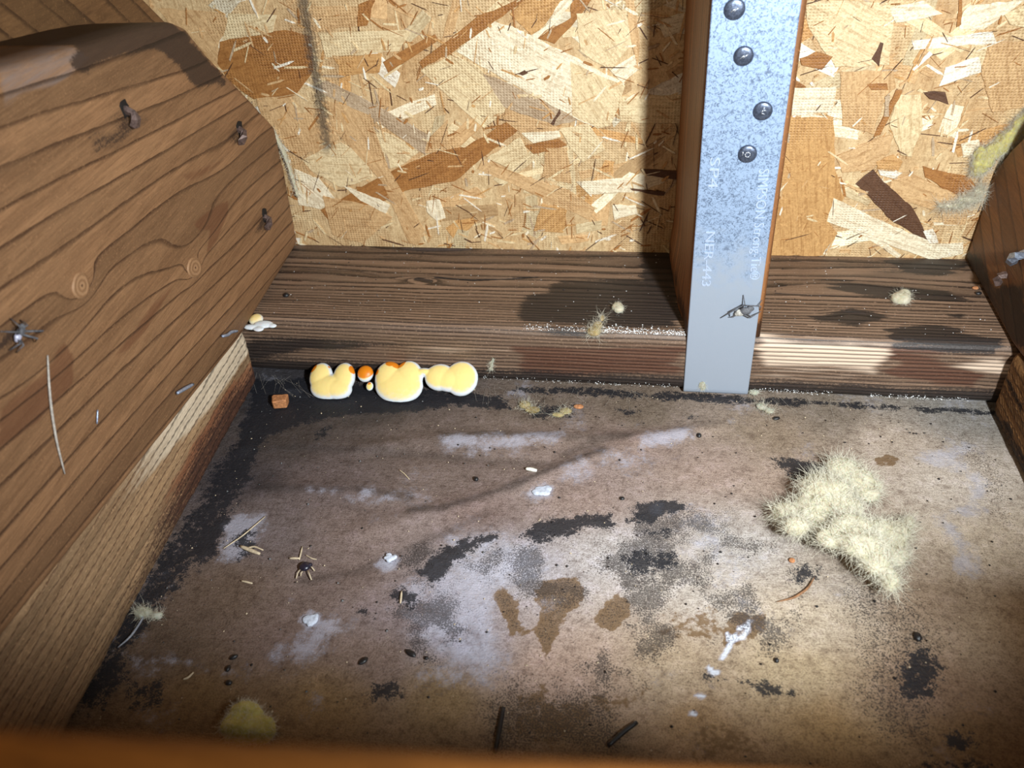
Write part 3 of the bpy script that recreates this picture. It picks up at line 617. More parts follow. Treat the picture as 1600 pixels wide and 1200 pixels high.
LK = [(at_left(300, 418)[1], at_left(300, 418)[2], 1.5, 9, 5), (at_left(125, 448)[1], at_left(125, 448)[2], 1.5, 11, 6),
      (at_left(300, 370)[1], at_left(300, 370)[2], 1.3, 34, 12), (at_left(350, 250)[1], at_left(350, 250)[2], 0.7, 40, 10), (at_left(60, 560)[1], at_left(60, 560)[2], 0.9, 40, 9)]
left = thing('ceiling_joist', (-262, -170, 40.6), 'brown joist with clipped end and bent nails, on the left', 'joist')
side_board('timber', ysl, lzb, lzt, LX, 1, 38, M_JOIST, lambda Y, Z: knots_ring(Y, Z, LK, 10.5, 0.136, 70), 120, 4.5,
           lambda Y, Z: 0.8 * (fbm(Y, Z + .136 * Y, 60, 4, 75, 12) - 0.5), left_masks, left)

RX = lambda Y, Z: 161 + 0.012 * (Y - 40) + 0 * Z
rzb = pl([(89, 40.6), (2, 40.6), (-232, 70), (-430, 95)])
rzt = pl([(88.6, 80), (86, 100), (78, 112), (66, 125), (40, 150), (0, 190), (-20, 205), (-430, 262)])
M_JOIST2 = wood_mat('orange_fir_joist', S(128, 84, 46), S(80, 48, 24), (0.015, 0.45), (0.7, 0.95), stain=S(30, 20, 14), rough=0.55, bump=0.4)
def right_masks(Y, Z):
    def blob(pts, soft, amp, seed):
        q = [tuple(at_plane(x, y, (161, 0, 0), (1, 0, 0))[1:]) for x, y in pts]; return sstep(soft, -soft, poly_sd(Y, Z, q) + (fbm(Y, Z, 16, 4, seed) - 0.5) * 2 * amp)
    return dict(stain=np.maximum(0.9 * blob([(1545,440),(1600,445),(1610,560),(1580,530),(1555,480)], 5, 5, 1), 0.8 * blob([(1500,380),(1530,400),(1560,450),(1600,530),(1585,535),(1505,410)], 3, 3, 2)))
right = thing('ceiling_joist', (171, -170, 40.6), 'orange-brown joist end at the right edge, its foot stained black', 'joist')
side_board('timber', ysl, rzb, rzt, RX, -1, 38, M_JOIST2, lambda Y, Z: knots_ring(Y, Z, [], 13, -0.5, 80), 90, 3.5,
           lambda Y, Z: 1.0 * (fbm(Y, Z, 40, 4, 85, 14) - 0.5), right_masks, right)

M_ROUGH = wood_mat('rough_sawn_block', S(162, 130, 96), S(112, 82, 58), (0.03, 0.7), (0.66, 0.94), stain=S(62, 38, 30), pale=S(206, 186, 160), red=S(132, 70, 42), rough=0.7, bump=1.0)
def ledger(name, ys, xf, nx, zb, zt, seed, label, mat, masks, thick=38):
    def relief(Y, Z):
        saw = np.sin((Y * 0.55 + Z * 1.1 + 14 * fbm(Y, Z, 40, 3, seed)) * 0.9) 
        return 0.2 * np.sin((Y * 0.9 - Z * 1.6 + 5 * fbm(Y, Z, 30, 2, seed + 7)) * 1.5) + 0.12 * saw + 1.8 * (fbm(Y, Z, 120, 4, seed + 1, 13) - 0.5) + 0.7 * (fbm(Y, Z, 6, 3, seed + 2, 3) - 0.5)
    o = side_board(name, ys, zb, zt, xf, nx, thick, mat, lambda Y, Z: Z / 4.6 + 0.5 * (fbm(Y, Z, 260, 2, seed + 4, 20) - 0.5), 70, 5.0, relief, masks, None, 9.0)
    return tag(o, label, 'timber block')
ysg = np.unique(np.r_[np.arange(-430, -270, 8.0), np.arange(-270, -12, 1.6), np.arange(-14, -4.3, 0.6)])
def led_shade_masks(Y, Z):
    top = lzb(Y); f = Z / top; nz = fbm(Y, Z, 60, 4, 92, 9) - 0.5; near = sstep(-230, -60, Y)
    return dict(stain=(0.75 * sstep(0.62, 0.1, f + 0.7 * nz)) * (0.35 + 0.65 * near), pale=0.8 * sstep(0.5, 0.8, f + 0.5 * nz) * near, red=0.7 * sstep(0.8, 0.35, f + nz) * near)  # lit upper face and darker lower face painted over the wood's own tones
ledger('support_block', ysg, lambda Y, Z: -252.5 - 0.049 * Y + 0.02 * Z, 1, lambda y: 0.4 + 0 * y, lambda y: lzb(y) - 0.7, 300,
       'rough-sawn tan timber block wedged under the left joist, along the black mould', M_ROUGH, led_shade_masks)
ysr = np.unique(np.r_[np.arange(-430, -120, 8.0), np.arange(-120, -6, 1.4), np.arange(-8, -1.4, 0.5)])
M_ROUGH2 = wood_mat('rough_sawn_block_dark', S(126, 90, 52), S(78, 50, 28), (0.03, 0.6), (0.66, 0.94), stain=S(34, 24, 18), pale=S(200, 160, 100), rough=0.7, bump=1.0)
ledger('support_block', ysr, lambda Y, Z: 160.5 - 0.0 * Y - 0.05 * Z, -1, lambda y: 0.4 + 0 * y, lambda y: rzb(y) - 0.7, 400,
       'rough dark timber block under the right joist, at the right edge', M_ROUGH2, lambda Y, Z: dict(stain=0.7 * sstep(0.55, 0.8, fbm(Y, Z, 30, 4, 402, 9) + 0.4 * sstep(20, 0, Z))))

# sloping roof rafter nailed behind the left joist
rl = lambda y: 179 + 0.97 * (75 - y)
ysf = np.arange(-230, 84, 3.0)
side_board('roof_rafter', ysf, lambda y: np.maximum(rl(y) - 190, 60), rl, lambda Y, Z: LX(Y, 140 + 0 * Z) - 39.5, 1, 38, wood_mat('dark_rafter', S(112, 80, 50), S(70, 46, 26), (0.03, 0.3), (0.75, 0.95)), lambda Y, Z: knots_ring(Y, Z, [], 16, 0.97, 90), 70, 4.0)
rr = [o for o in bpy.data.objects if o.name == 'roof_rafter'][0]
tag(rr, 'dark brown sloping rafter behind the left joist, in the top left corner', 'rafter')

# beam close in front of the camera, out of focus
def beam():
    # runs across the bay; top far edge just below the line of sight
    p0 = CAM + ray(0, 1118) * 72; p1 = CAM + ray(1600, 1204) * 72
    dx = (p1 - p0); ang = math.atan2(dx[1], dx[0]); ang2 = dx[2] / np.hypot(dx[0], dx[1])
    e = np.array([math.cos(ang), math.sin(ang), 0]); w = np.array([-math.sin(ang), math.cos(ang), 0])
    prof, s = rounded_profile([(-38, -120), (-38, 0), (0, 0), (0, -120)], [0, 3, 3, 0], 5, 2.0)
    us = np.arange(-190, 235, 4.0); c = (p0 + p1) / 2
    nu, nv = len(us), len(prof); P = np.zeros((nu, nv, 3))
    for i, u in enumerate(us):
        b = c + e * u + np.array([0, 0, ang2 * u]); P[i] = b + prof[:, :1] * w + prof[:, 1:] * np.array([0, 0, 1])
    U = np.broadcast_to(us[:, None], (nu, nv)); Q = np.broadcast_to(s[None], (nu, nv)); z = zero(U).ravel()
    F = [tuple(f) for f in grid_faces(nu, nv, True).tolist()] + [tuple(range(nv)), tuple(range((nu - 1) * nv, nu * nv))]
    m = wood_mat('orange_beam', S(176, 112, 48), S(150, 92, 38), (0.02, 0.5), axis='x')
    o = add('cross_beam', P.reshape(-1, 3), F, m, attrs=dict(ring=(Q / 9 + fbm(U, Q, 120, 3, 5, 20)).ravel(), stain=z, pale=z, red=z))
    a_ = np.array([[100, -352], [176, -352], [176, -309], [112, -299]], float); V = [(x, y, z) for z in (c[2] - 14, 229) for x, y in a_]
    zz = np.zeros(8); add('shadow_block', V, [(0, 1, 2, 3), (4, 5, 6, 7), (0, 1, 5, 4), (1, 2, 6, 5), (2, 3, 7, 6), (3, 0, 4, 7)], m, o, attrs=dict(ring=zz, stain=zz, pale=zz, red=zz), smooth=False)  # added block out of view, casts the floor's lower-right shadow
    return tag(o, 'blurred orange-brown beam across the bottom edge, nearest the viewer', 'beam')
beam()

# ------------------------------------------------------------------ stud and its galvanised strap
TILT = -0.0184
M_STUD = wood_mat('orange_stud', S(150, 100, 60), S(96, 60, 34), (0.012, 0.5), (0.5, 0.95), stain=S(58, 34, 20), axis='z', rough=0.5, bump=0.4)
def make_stud():
    prof, s = rounded_profile([(37.8, 40), (37.8, 88.4), (-0.6, 88.4), (-0.6, 0.0), (37.8, 0.0), (37.8, 40)], [0, 1.5, 1.5, 2.2, 1.5, 0], 5, 1.0)
    prof = prof[:-1]; s = s[:-1]; zs = np.r_[40.5, 41, 42, np.arange(44, 340, 3.0)]; nu, nv = len(zs), len(prof)
    Zg = np.broadcast_to(zs[:, None], (nu, nv)); Q = np.broadcast_to(s[None], (nu, nv))
    P = np.zeros((nu, nv, 3)); P[..., 0] = prof[None, :, 0] + TILT * Zg; P[..., 1] = prof[None, :, 1]; P[..., 2] = Zg
    left_ = (prof[:, 0] < 1)[None] & (prof[:, 1] > 2.5)[None] & (prof[:, 1] < 86)[None]
    P[..., 0] -= np.where(prof[None, :, 0] < 10, 6.5 * prof[None, :, 1] / 88.4, 0)
    P[..., 0] += np.where(left_, 0.9 * (fbm(Zg, Q, 50, 3, 3, 20) - 0.65) - 2.2 * np.exp(-((Zg - 46) / 16) ** 2) * sstep(10, 30, P[..., 1]), 0)
    F = [tuple(f) for f in grid_faces(nu, nv, True).tolist()] + [tuple(range(nv)), tuple(range((nu - 1) * nv, nu * nv))]
    st = 0.9 * sstep(62, 42, Zg) * sstep(0.25, 0.5, fbm(Zg, Q, 14, 3, 9)); z = zero(Zg).ravel()
    A = dict(ring=(Q / 6.5 + 0.8 * fbm(Zg, Q, 160, 3, 8, 25)).ravel(), stain=st.ravel(), pale=z, red=z)
    tag(add('wall_stud', P.reshape(-1, 3), F, M_STUD, attrs=A), 'orange-brown upright stud behind the galvanised strap', 'stud')
make_stud()

def galv():
    b = NB('galvanised_steel'); v = b.mm(); n = b.noise(v, 0.75, 5, 0.7, 1.2); n2 = b.noise(v, 0.16, 3); sp = b.noise(v, 1.4, 3, 0.6)
    z = b.sep(v)[2]; k = b.sm(65, 105, b.M('ADD', z, b.M('MULTIPLY', b.M('SUBTRACT', n2, 0.5), 60)))
    c = b.mix(b.M('MULTIPLY', b.sm(0.46, 0.62, n), b.M('MULTIPLY_ADD', k, 0.72, 0.10)), S(156, 176, 204), S(74, 88, 110))
    c = b.mix(b.M('MULTIPLY', b.sm(0.62, 0.75, sp), 0.35), c, S(196, 212, 232))
    c = b.mix(b.M('SUBTRACT', 1.0, k), c, S(164, 174, 188))
    b.set(Base_Color=c, Metallic=0.35, Roughness=b.M('MULTIPLY_ADD', n, 0.3, 0.36), Specular_IOR_Level=0.5, Normal=b.bump(b.M('ADD', n, sp), 0.2, 0.15)); return b.m
M_GALV = galv()
SW = 35.2
strap = thing('metal_strap', (17, -0.6, 0.9), 'flat galvanised steel strap nailed up the front of the stud', 'metal strap')
def make_strap():
    path = [(-0.75, 236.0), (-0.75, 4.4), (-0.6, 3.0), (-0.1, 2.1), (1.0, 1.55), (2.5, 1.4), (18, 1.4)]
    p = np.array(path); d = np.gradient(p, axis=0); d /= np.linalg.norm(d, axis=1)[:, None]; n = np.c_[d[:, 1], -d[:, 0]]
    sec = []
    for i, q in enumerate(p):
        for sgn in (1, -1):
            pass
    V, F = [], []
    xs = [0, 0.35, SW - 0.35, SW]; ins = [0.25, 0, 0, 0.25]
    for i in range(len(p)):
        for sd in (1, -1):
            for x, c in zip(xs, ins):
                yz = p[i] + n[i] * sd * (0.55 - c); V.append((x + TILT * yz[1], yz[0], yz[1]))
    m = len(p)
    def q(i, sd, k): return i * 8 + (0 if sd > 0 else 4) + k
    for i in range(m - 1):
        for k in range(3):
            F += [(q(i, 1, k), q(i, 1, k + 1), q(i + 1, 1, k + 1), q(i + 1, 1, k)), (q(i, -1, k), q(i + 1, -1, k), q(i + 1, -1, k + 1), q(i, -1, k + 1))]
        for k in (0, 3): F.append((q(i, 1, k), q(i + 1, 1, k), q(i + 1, -1, k), q(i, -1, k)))
    for i in (0, m - 1): F.append(tuple(q(i, 1, k) for k in range(4)) + tuple(q(i, -1, k) for k in (3, 2, 1, 0)))
    return add('strap_band', V, F, M_GALV, strap, smooth=False)
make_strap()
M_EMB = plain('pressed_letters', S(188, 202, 224), 0.4, 0.35, 1.5, 0.1, 0.1, 0.5)
def lettering(txt, px, py, px2, py2, cap):
    """pressed letters running down the strap; (px,py) start and (px2,py2) end of the line of writing"""
    c = bpy.data.curves.new('letters', 'FONT'); c.body = txt; c.size = 1.0; c.resolution_u = 3; c.fill_mode = 'FRONT'; c.extrude = 0.0
    t = bpy.data.objects.new('letters_tmp', c); COL.objects.link(t)
    dg = bpy.context.evaluated_depsgraph_get(); me = bpy.data.meshes.new_from_object(t.evaluated_get(dg))
    bpy.data.objects.remove(t); bpy.data.curves.remove(c)
    bm = bmesh.new(); bm.from_mesh(me); bpy.data.meshes.remove(me)
    bmesh.ops.remove_doubles(bm, verts=bm.verts, dist=1e-5)
    V = np.array([v.co[:] for v in bm.verts]); xmn, xmx = V[:, 0].min(), V[:, 0].max()
    a = at_front(px, py, -1.3); b = at_front(px2, py2, -1.3); d = (b - a); L = np.linalg.norm(d); d /= L; u = np.array([-d[2], 0, d[0]])   # letter tops to the right
    if u[0] < 0: u = -u
    r = bmesh.ops.extrude_face_region(bm, geom=list(bm.faces)); new = [g for g in r['geom'] if isinstance(g, bmesh.types.BMVert)]; ns = set(new)
    base = BASE[strap.name]
    for v in bm.verts:
        x, y = (v.co.x - xmn) / (xmx - xmn) * L, v.co.y / 0.72 * cap
        w = a + d * x + u * y; w = np.array([w[0], -1.28 - (0.28 if v in ns else 0), w[2]]); v.co = Vector((w - base) * K)
    bmesh.ops.recalc_face_normals(bm, faces=bm.faces)
    m = bpy.data.meshes.new('embossed_lettering'); bm.to_mesh(m); bm.free(); m.materials.append(M_EMB)
    o = bpy.data.objects.new('embossed_lettering', m); COL.objects.link(o); o.parent = strap; return o
lettering('SP4', 1110, 246, 1106, 294, 4.6)
lettering('NER-443', 1103, 362, 1096, 447, 4.6)
lettering('SIMPSON Strong-Tie\u00ae', 1186, 264, 1171, 437, 4.8)
M_NAIL = plain('steel_nail', S(92, 100, 118), 0.38, 0.7, 1.2, 0.35, 0.2, 0.5); M_MARK = plain('bright_scratch', S(215, 220, 228), 0.35, 0.7)
M_RUST = plain('rusted_nail', S(104, 86, 80), 0.55, 0.5, 0.9, 0.35, 0.4)
def nail_head(px, py, rpx, ang, mark):
    p = at_front(px, py, -2.0); r = rpx * mmpx(p)
    prof = [(0, -1.25), (0.55, -1.15), (0.86, -0.9), (0.97, -0.5), (1.0, 0.2), (1.0, 1.0), (0.5, 1.2), (0, 1.25)]; n = 28; V = []; F = []
    for i, (a, y) in enumerate(prof):
        for k in range(n):
            t = 2 * math.pi * k / n; V.append((p[0] + a * r * math.cos(t), -1.3 + y * 0.9 - 0.35 + 0.10 * a * math.cos(t + ang), p[2] + a * r * math.sin(t)))
    F = [tuple(f) for f in grid_faces(len(prof), n, True).tolist()]
    o = add('nail', V, F, M_NAIL, strap)
    w = []
    for k, (x, z, x2, z2) in enumerate(mark):
        w.append(tube([(p[0] + x * r, -2.72, p[2] + z * r), (p[0] + (x + x2) / 2 * r, -2.85, p[2] + (z + z2) / 2 * r + 0.1), (p[0] + x2 * r, -2.72, p[2] + z2 * r)], 0.22, 6))
    v, f = merge(w); add('head_mark', v, f, M_MARK, o)
Zm = [(-.35, -.2, 0.05, 0.15), (0.05, 0.15, -0.05, -0.15), (-.05, -.15, .4, .25)]
nail_head(1148, 15, 16.5, 0.5, Zm); nail_head(1162, 88, 15.5, 1.5, Zm); nail_head(1192, 174, 15, 2.5, [(-.15, -.15, 0, .2), (0, .2, .3, .1), (-.15, -.15, .2, -.25), (0, .2, .1, .5)])
ring_ = [(0.28 * math.cos(t), 0.28 * math.sin(t), 0.28 * math.cos(t + .9), 0.28 * math.sin(t + .9)) for t in np.arange(0, 6.2, 0.9)]
nail_head(1168, 241, 14.5, 3.5, ring_ + [(-.55, -.1, -.5, .35)])
# clotted dirt on the foot of the strap is a thing of its own, below

# ------------------------------------------------------------------ bent nails through the joists
def bent_nail(parent, hole, tip, out, r, mat):
    hole, tip, out = (np.array(q, float) for q in (hole, tip, out)); out /= np.linalg.norm(out)
    p = [hole - out * 3, hole + out * 1.2, hole + out * 3.2 + (tip - hole) * 0.12, hole * 0.55 + tip * 0.45 + out * 3.8, hole * 0.15 + tip * 0.85 + out * 2.4, tip + out * 1.6]
    v, f = tube(p, [r, r, r * 0.9, r * 1.1, r * 1.1, r * 0.3], 5); return add('bent_nail', v, f, mat, parent, smooth=False)
OUTL = NL / np.linalg.norm(NL)
for (hx, hy, tx, ty, rp) in ((194, 172, 202, 200, 7.5), (372, 202, 369, 226, 5.5), (412, 339, 411, 359, 5)):
    h = at_left(hx, hy); bent_nail(left, h, at_left(tx, ty), OUTL, rp * mmpx(h), M_RUST)
M_PIT = plain('nail_pit', S(24, 17, 13), 0.9)
def pit(parent, c, out, r, mat):                      # the splintered hole around a nail
    out = np.array(out, float) / np.linalg.norm(out); a = np.cross(out, (0, 0, 1)); a /= np.linalg.norm(a); b = np.cross(out, a); V = []
    n = 14; rr_ = [r * random.uniform(0.7, 1.15) for _ in range(n)]
    for lv, (k, h) in enumerate(((1.0, -0.6), (1.0, 0.55), (0.72, 0.85), (0.4, 0.5))):
        for i in range(n):
            t = 2 * math.pi * i / n; V.append(c + (a * math.cos(t) * 0.75 + b * math.sin(t)) * rr_[i] * k + out * h)
    F = [tuple(f) for f in grid_faces(4, n, True).tolist()] + [tuple(range(3 * n, 4 * n)), tuple(range(n))]
    add('nail_hole', V, F, mat, parent)
for (x, y, rp) in ((194, 169, 17), (374, 200, 14), (413, 336, 13)):
    c = at_left(x, y); pit(left, c, OUTL, rp * mmpx(c), M_PIT)
M_STEEL = plain('grey_steel', S(150, 160, 178), 0.4, 0.7, 1.0, 0.3)
for (hx, hy, tx, ty, rp) in ((1603, 398, 1586, 410, 8), (1572, 430, 1567, 446, 6)):
    h = at_plane(hx, hy, (161, 0, 0), (1, 0, 0)); t = at_plane(tx, ty, (161, 0, 0), (1, 0, 0))
    bent_nail(right, h, t, (-1, 0, 0), rp * mmpx(h), M_STEEL if rp == 8 else M_RUST)
# knots showing as pale ringed discs on the left joist
def ring_mat():
    b = NB('knot_rings'); v = b.mm(); n = b.noise(v, 0.7, 3); d = b.M('MULTIPLY', b.attr('rad'), 1.0)
    w = b.M('SINE', b.M('MULTIPLY_ADD', n, 3.0, b.M('MULTIPLY', d, 15.0)))
    c = b.mix(b.sm(-0.6, 0.9, w), S(156, 118, 84), S(134, 98, 66)); c = b.mix(b.sm(0.14, 0.04, d), c, S(70, 44, 28))
    b.set(Base_Color=c, Roughness=0.65, Normal=b.bump(w, 0.3, 0.3)); return b.m
M_KNOT = ring_mat()
for (x, y, rx, ry) in ((303, 418, 11, 16), (125, 446, 13, 21)):
    c = at_left(x, y); k = mmpx(c); a = np.cross(OUTL, (0, 0, 1)); a /= np.linalg.norm(a); b_ = np.cross(a, OUTL); V, Rd = [], []
    u = ray(x + 1, y) - ray(x, y)
    for lv in (0.0001, 0.2, 0.4, 0.6, 0.8, 0.93, 1.0, 1.03):
        for i in range(26):
            t = 2 * math.pi * i / 26; q = at_left(x + rx * lv * math.cos(t) * (1 + .05 * math.sin(3 * t)), y + ry * lv * math.sin(t)); V.append(q + OUTL * (0.75 if lv < 0.95 else (0.55 if lv < 1.01 else -0.6))); Rd.append(lv)
    F = [tuple(f) for f in grid_faces(8, 26, True).tolist()]
    add('knot', V, F, M_KNOT, left, attrs=dict(rad=np.array(Rd)))

# ------------------------------------------------------------------ soft organic bodies
def lump(ells, voxel=0.45, smooth=4):
    """skin over a union of ellipsoids (centre, radii, optional rotation matrix) -> verts (mm), faces"""
    bm = bmesh.new()
    for e in ells:
        c, r = e[0], e[1]; m = Matrix.Translation(Vector(c)) @ (e[2].to_4x4() if len(e) > 2 else Matrix()) @ Matrix.Diagonal((*r, 1))
        bmesh.ops.create_icosphere(bm, subdivisions=3, radius=1.0, matrix=m)
    me = bpy.data.meshes.new('tmp'); bm.to_mesh(me); bm.free(); o = bpy.data.objects.new('tmp', me); COL.objects.link(o)
    md = o.modifiers.new('r', 'REMESH'); md.mode = 'VOXEL'; md.voxel_size = voxel; md.adaptivity = 0
    ms = o.modifiers.new('s', 'SMOOTH'); ms.factor = 0.5; ms.iterations = smooth
    dg = bpy.context.evaluated_depsgraph_get(); ev = o.evaluated_get(dg); m2 = bpy.data.meshes.new_from_object(ev)
    V = np.empty(len(m2.vertices) * 3); m2.vertices.foreach_get('co', V); F = [tuple(p.vertices) for p in m2.polygons]
    N = np.empty(len(m2.vertices) * 3); m2.vertices.foreach_get('normal', N)
    bpy.data.objects.remove(o); bpy.data.meshes.remove(me); bpy.data.meshes.remove(m2)
    return V.reshape(-1, 3), F, N.reshape(-1, 3)

FN = np.array([0, -0.62, 0.785])                        # the caps face forward and up
def fungus_mat():
    b = NB('fungus_flesh'); v = b.mm(); n = b.noise(v, 0.5, 4); f = b.noise(v, 2.2, 3)
    y = b.attr('yellow'); o = b.attr('orange')
    c = b.mix(b.sm(0.0, 0.95, b.M('ADD', y, b.M('MULTIPLY', b.M('SUBTRACT', n, 0.5), 0.5))), S(220, 224, 228), S(242, 214, 134))
    c = b.mix(b.sm(0.35, 0.65, b.M('ADD', o, b.M('MULTIPLY', b.M('SUBTRACT', n, 0.5), 0.3))), c, S(226, 130, 20))
    b.set(Base_Color=c, Roughness=b.M('MULTIPLY_ADD', o, -0.45, 0.8), Subsurface_Weight=0.15, Subsurface_Scale=0.002, Normal=b.bump(f, 0.25, 0.35)); return b.m
M_FUN = fungus_mat()
def fpt(x, y, lift=0.0): return at_plane(x, y, (0, -8, 8.0), FN) + FN * lift
ROTF = Matrix(((1, 0, 0), (0, 0.785, -0.62), (0, 0.62, 0.785))).to_3x3()
def fungus(label, caps, oranges, thick=4.6, cat='fungus', name='bracket_fungus', dimple=()):
    E = []
    for (x, y, rx, ry, l) in caps:
        p = fpt(x, y, l); k = mmpx(p); E.append((p, (rx * k, ry * k * 1.04, thick * (0.75 + 0.25 * min(1, rx / 25))), ROTF))
    V, F, N = lump(E, 0.4, 7)
    V[:, 2] = np.where(V[:, 2] < 0.5, 0.5 + 0.05 * (V[:, 2] - 0.5), V[:, 2])
    face = N @ FN; low = (V - np.mean([e[0] for e in E], axis=0)) @ np.array([0, -0.785, -0.62])
    yel = sstep(0.55, 0.97, face - 0.012 * np.clip(low, 0, 9)); V = V + N * (0.35 * (vfn(V, 4.0) - 0.5))[:, None]
    orr = np.zeros(len(V))
    for (x, y, r) in oranges:
        p = fpt(x, y, 2.5); orr = np.maximum(orr, sstep(1.25, 0.75, np.linalg.norm(V - p, axis=1) / (r * mmpx(p))))
    return tag(add(name, V, F, M_FUN, attrs=dict(yellow=yel, orange=orr)), label, cat, 'yellow fungi along the plank foot')
def vfn(V, per): return (fbm(V[:, 0], V[:, 1], per, 3, 1) + fbm(V[:, 1] + 7, V[:, 2], per, 3, 2)) / 2
fungus('pale yellow fungus of three lobes, leftmost of the row', [(502, 590, 19, 23, 0), (538, 590, 18, 23, 0.2), (514, 606, 30, 21, 0.6), (526, 608, 26, 18, .6)], [(488, 574, 10), (556, 577, 9), (520, 571, 7)])
fungus('small glossy orange fungus bead between the two larger yellow fungi', [(571, 584, 13, 13, 0)], [(571, 576, 17)], 3.4)
fungus('tiny orange-yellow fungus bead under the glossy orange one', [(577, 603, 6, 7, -1)], [(577, 596, 8)], 1.8)
fungus('large yellow fungus, round middle cap joined to a double cap on its right', [(608, 591, 23, 26, 0), (638, 591, 24, 27, 0.2), (624, 603, 39, 28, 0.5), (664, 582, 15, 7, -0.5), (688, 590, 25, 21, 0.2), (721, 592, 27, 27, 0.4), (704, 594, 30, 19, .4)], [(624, 566, 12), (612, 566, 9), (588, 582, 6)])
# white crust fungus on the plate corner
Vp = []
for (x, y, rx, ry, h) in ((400, 499, 11, 8, 2.6), (412, 507, 16, 6, 1.6), (392, 511, 12, 4, 1.4), (425, 509, 8, 3, 1.0), (404, 514, 9, 4, 1.0)):
    p = at_top(x, y, 40.6); k = mmpx(p); Vp.append((p, (rx * k, ry * k * 1.5, h)))
V, F, N = lump(Vp, 0.4, 2); p = at_top(398, 497, 42)
V = V + N * (0.5 * (vfn(V, 3.0) - 0.5))[:, None]
tag(add('crust_fungus', V, F, M_FUN, attrs=dict(yellow=0.8 * sstep(6, 2, np.linalg.norm(V - p, axis=1)), orange=np.zeros(len(V)))), 'small white crust of fungus with cream spot on the plank beside left joist', 'fungus')

# ------------------------------------------------------------------ glass wool
def wool_mat(name, col, col2):
    b = NB(name); v = b.mm(); n = b.noise(v, 0.25, 5, 0.65, 1.0); f = b.noise(v, 1.8, 4, 0.7, 2.0)
    c = b.mix(b.sm(0.3, 0.7, n), col2, col)
    b.set(Base_Color=c, Roughness=0.9, Subsurface_Weight=0.2, Subsurface_Scale=0.003, Specular_IOR_Level=0.2, Normal=b.bump(b.M('ADD', n, f), 0.7, 1.0)); return b.m
M_WOOL = wool_mat('pale_wool', S(224, 217, 194), S(200, 191, 160)); M_WOOLY = wool_mat('yellow_wool', S(222, 212, 136), S(190, 176, 96)); M_WOOLG = wool_mat('grey_wool', S(206, 206, 190), S(160, 155, 130))
M_FIB = plain('glass_fibre', S(226, 220, 200), 0.5, 0, 0.3, 0.08, 0.0)
def fibres(P, N, n, lmin, lmax, r, seed, flat=0.5, curl=1.0):
    g = np.random.default_rng(seed); k = g.integers(0, len(P), n); p = P[k] - N[k] * 0.4; d = N[k] * g.uniform(0.0, 0.45, (n, 1)) + g.normal(0, flat, (n, 3)); d /= np.linalg.norm(d, axis=1)[:, None]
    L = g.uniform(lmin, lmax, (n, 1)) * g.uniform(0.4, 1, (n, 1)); m = 5; pts = [p]; step = L / (m - 1); w = g.normal(0, 0.45 * curl, (n, 3))
    for i in range(1, m):
        d = d + w * 0.7 + g.normal(0, 0.12, (n, 3)) ; d /= np.linalg.norm(d, axis=1)[:, None]; pts.append(pts[-1] + d * step)
    pts = np.stack(pts, 1); ref = g.normal(0, 1, (n, 3)); T = pts[:, -1] - pts[:, 0]
    a = np.cross(T, ref); a /= np.linalg.norm(a, axis=1)[:, None] + 1e-9; b = np.cross(T, a); b /= np.linalg.norm(b, axis=1)[:, None] + 1e-9
    V = np.zeros((n, m, 3, 3))
    for i in range(m):
        rr_ = r * (1 - 0.75 * i / (m - 1))
        for s_ in range(3):
            t = 2 * math.pi * s_ / 3; V[:, i, s_] = pts[:, i] + rr_ * (math.cos(t) * a + math.sin(t) * b)
    idx = np.arange(n * m * 3).reshape(n, m, 3); F = []
    for i in range(m - 1):
        for s_ in range(3): F.append(np.stack([idx[:, i, s_], idx[:, i, (s_ + 1) % 3], idx[:, i + 1, (s_ + 1) % 3], idx[:, i + 1, s_]], 1))
    V = V.reshape(-1, 3); return V, np.vstack(F)
def tuft(label, ells, mat, nf, lmin, lmax, r, seed, rough=1.6, zmin=None, base=None, flat=0.5, group=None, vox=0.8, ymax=None, sm=9):
    V, F, N = lump(ells, vox, sm)
    V = V + N * (rough * ((vfn(V, 6.0) - 0.5) * 2.6 + (vfn(V, 2.2) - 0.5) * 1.2))[:, None]
    if zmin is not None: V[:, 2] = np.maximum(V[:, 2], zmin)
    if ymax is not None: V[:, 1] = np.minimum(V[:, 1], ymax)
    c = V.mean(0); t = thing('insulation_tuft', (c[0], c[1], V[:, 2].min()), label, 'insulation', group)
    add('wool_body', V, F, mat, t)
    fv, ff = fibres(V, N, nf, lmin, lmax, r, seed, flat)
    if zmin is not None: fv[:, 2] = np.maximum(fv[:, 2], zmin)
    if ymax is not None: fv[:, 1] = np.minimum(fv[:, 1], ymax)
    tag(add('loose_fibres', fv, ff, M_FIB, t), kind='stuff'); return t
def E_(x, y, rx, ry, h, z=None, f=at_floor):
    p = f(x, y, 0.0 if z is None else z) if f is at_floor else f(x, y); k = mmpx(p)
    return (p, (rx * k, ry * k * 1.45, h))
big = [E_(1318, 735, 27, 17, 5, 8), E_(1340, 750, 26, 16, 5, 8), E_(1290, 775, 42, 28, 9, 11), E_(1278, 800, 38, 24, 8, 10), E_(1225, 803, 22, 14, 5, 8), E_(1312, 800, 34, 24, 8, 11),
       E_(1330, 825, 34, 18, 5, 18), E_(1345, 850, 34, 18, 5, 20), E_(1370, 878, 22, 19, 4.5, 18), E_(1390, 906, 15, 16, 3.5, 14), E_(1380, 835, 34, 18, 5, 8), E_(1400, 830, 24, 15, 4, 7),
       E_(1420, 818, 11, 10, 4, 6), E_(1355, 770, 18, 14, 4, 6), E_(1365, 760, 14, 8, 3, 6), E_(1398, 862, 20, 20, 4, 5), E_(1245, 822, 22, 12, 5, 14), E_(1300, 842, 24, 12, 4, 17)]
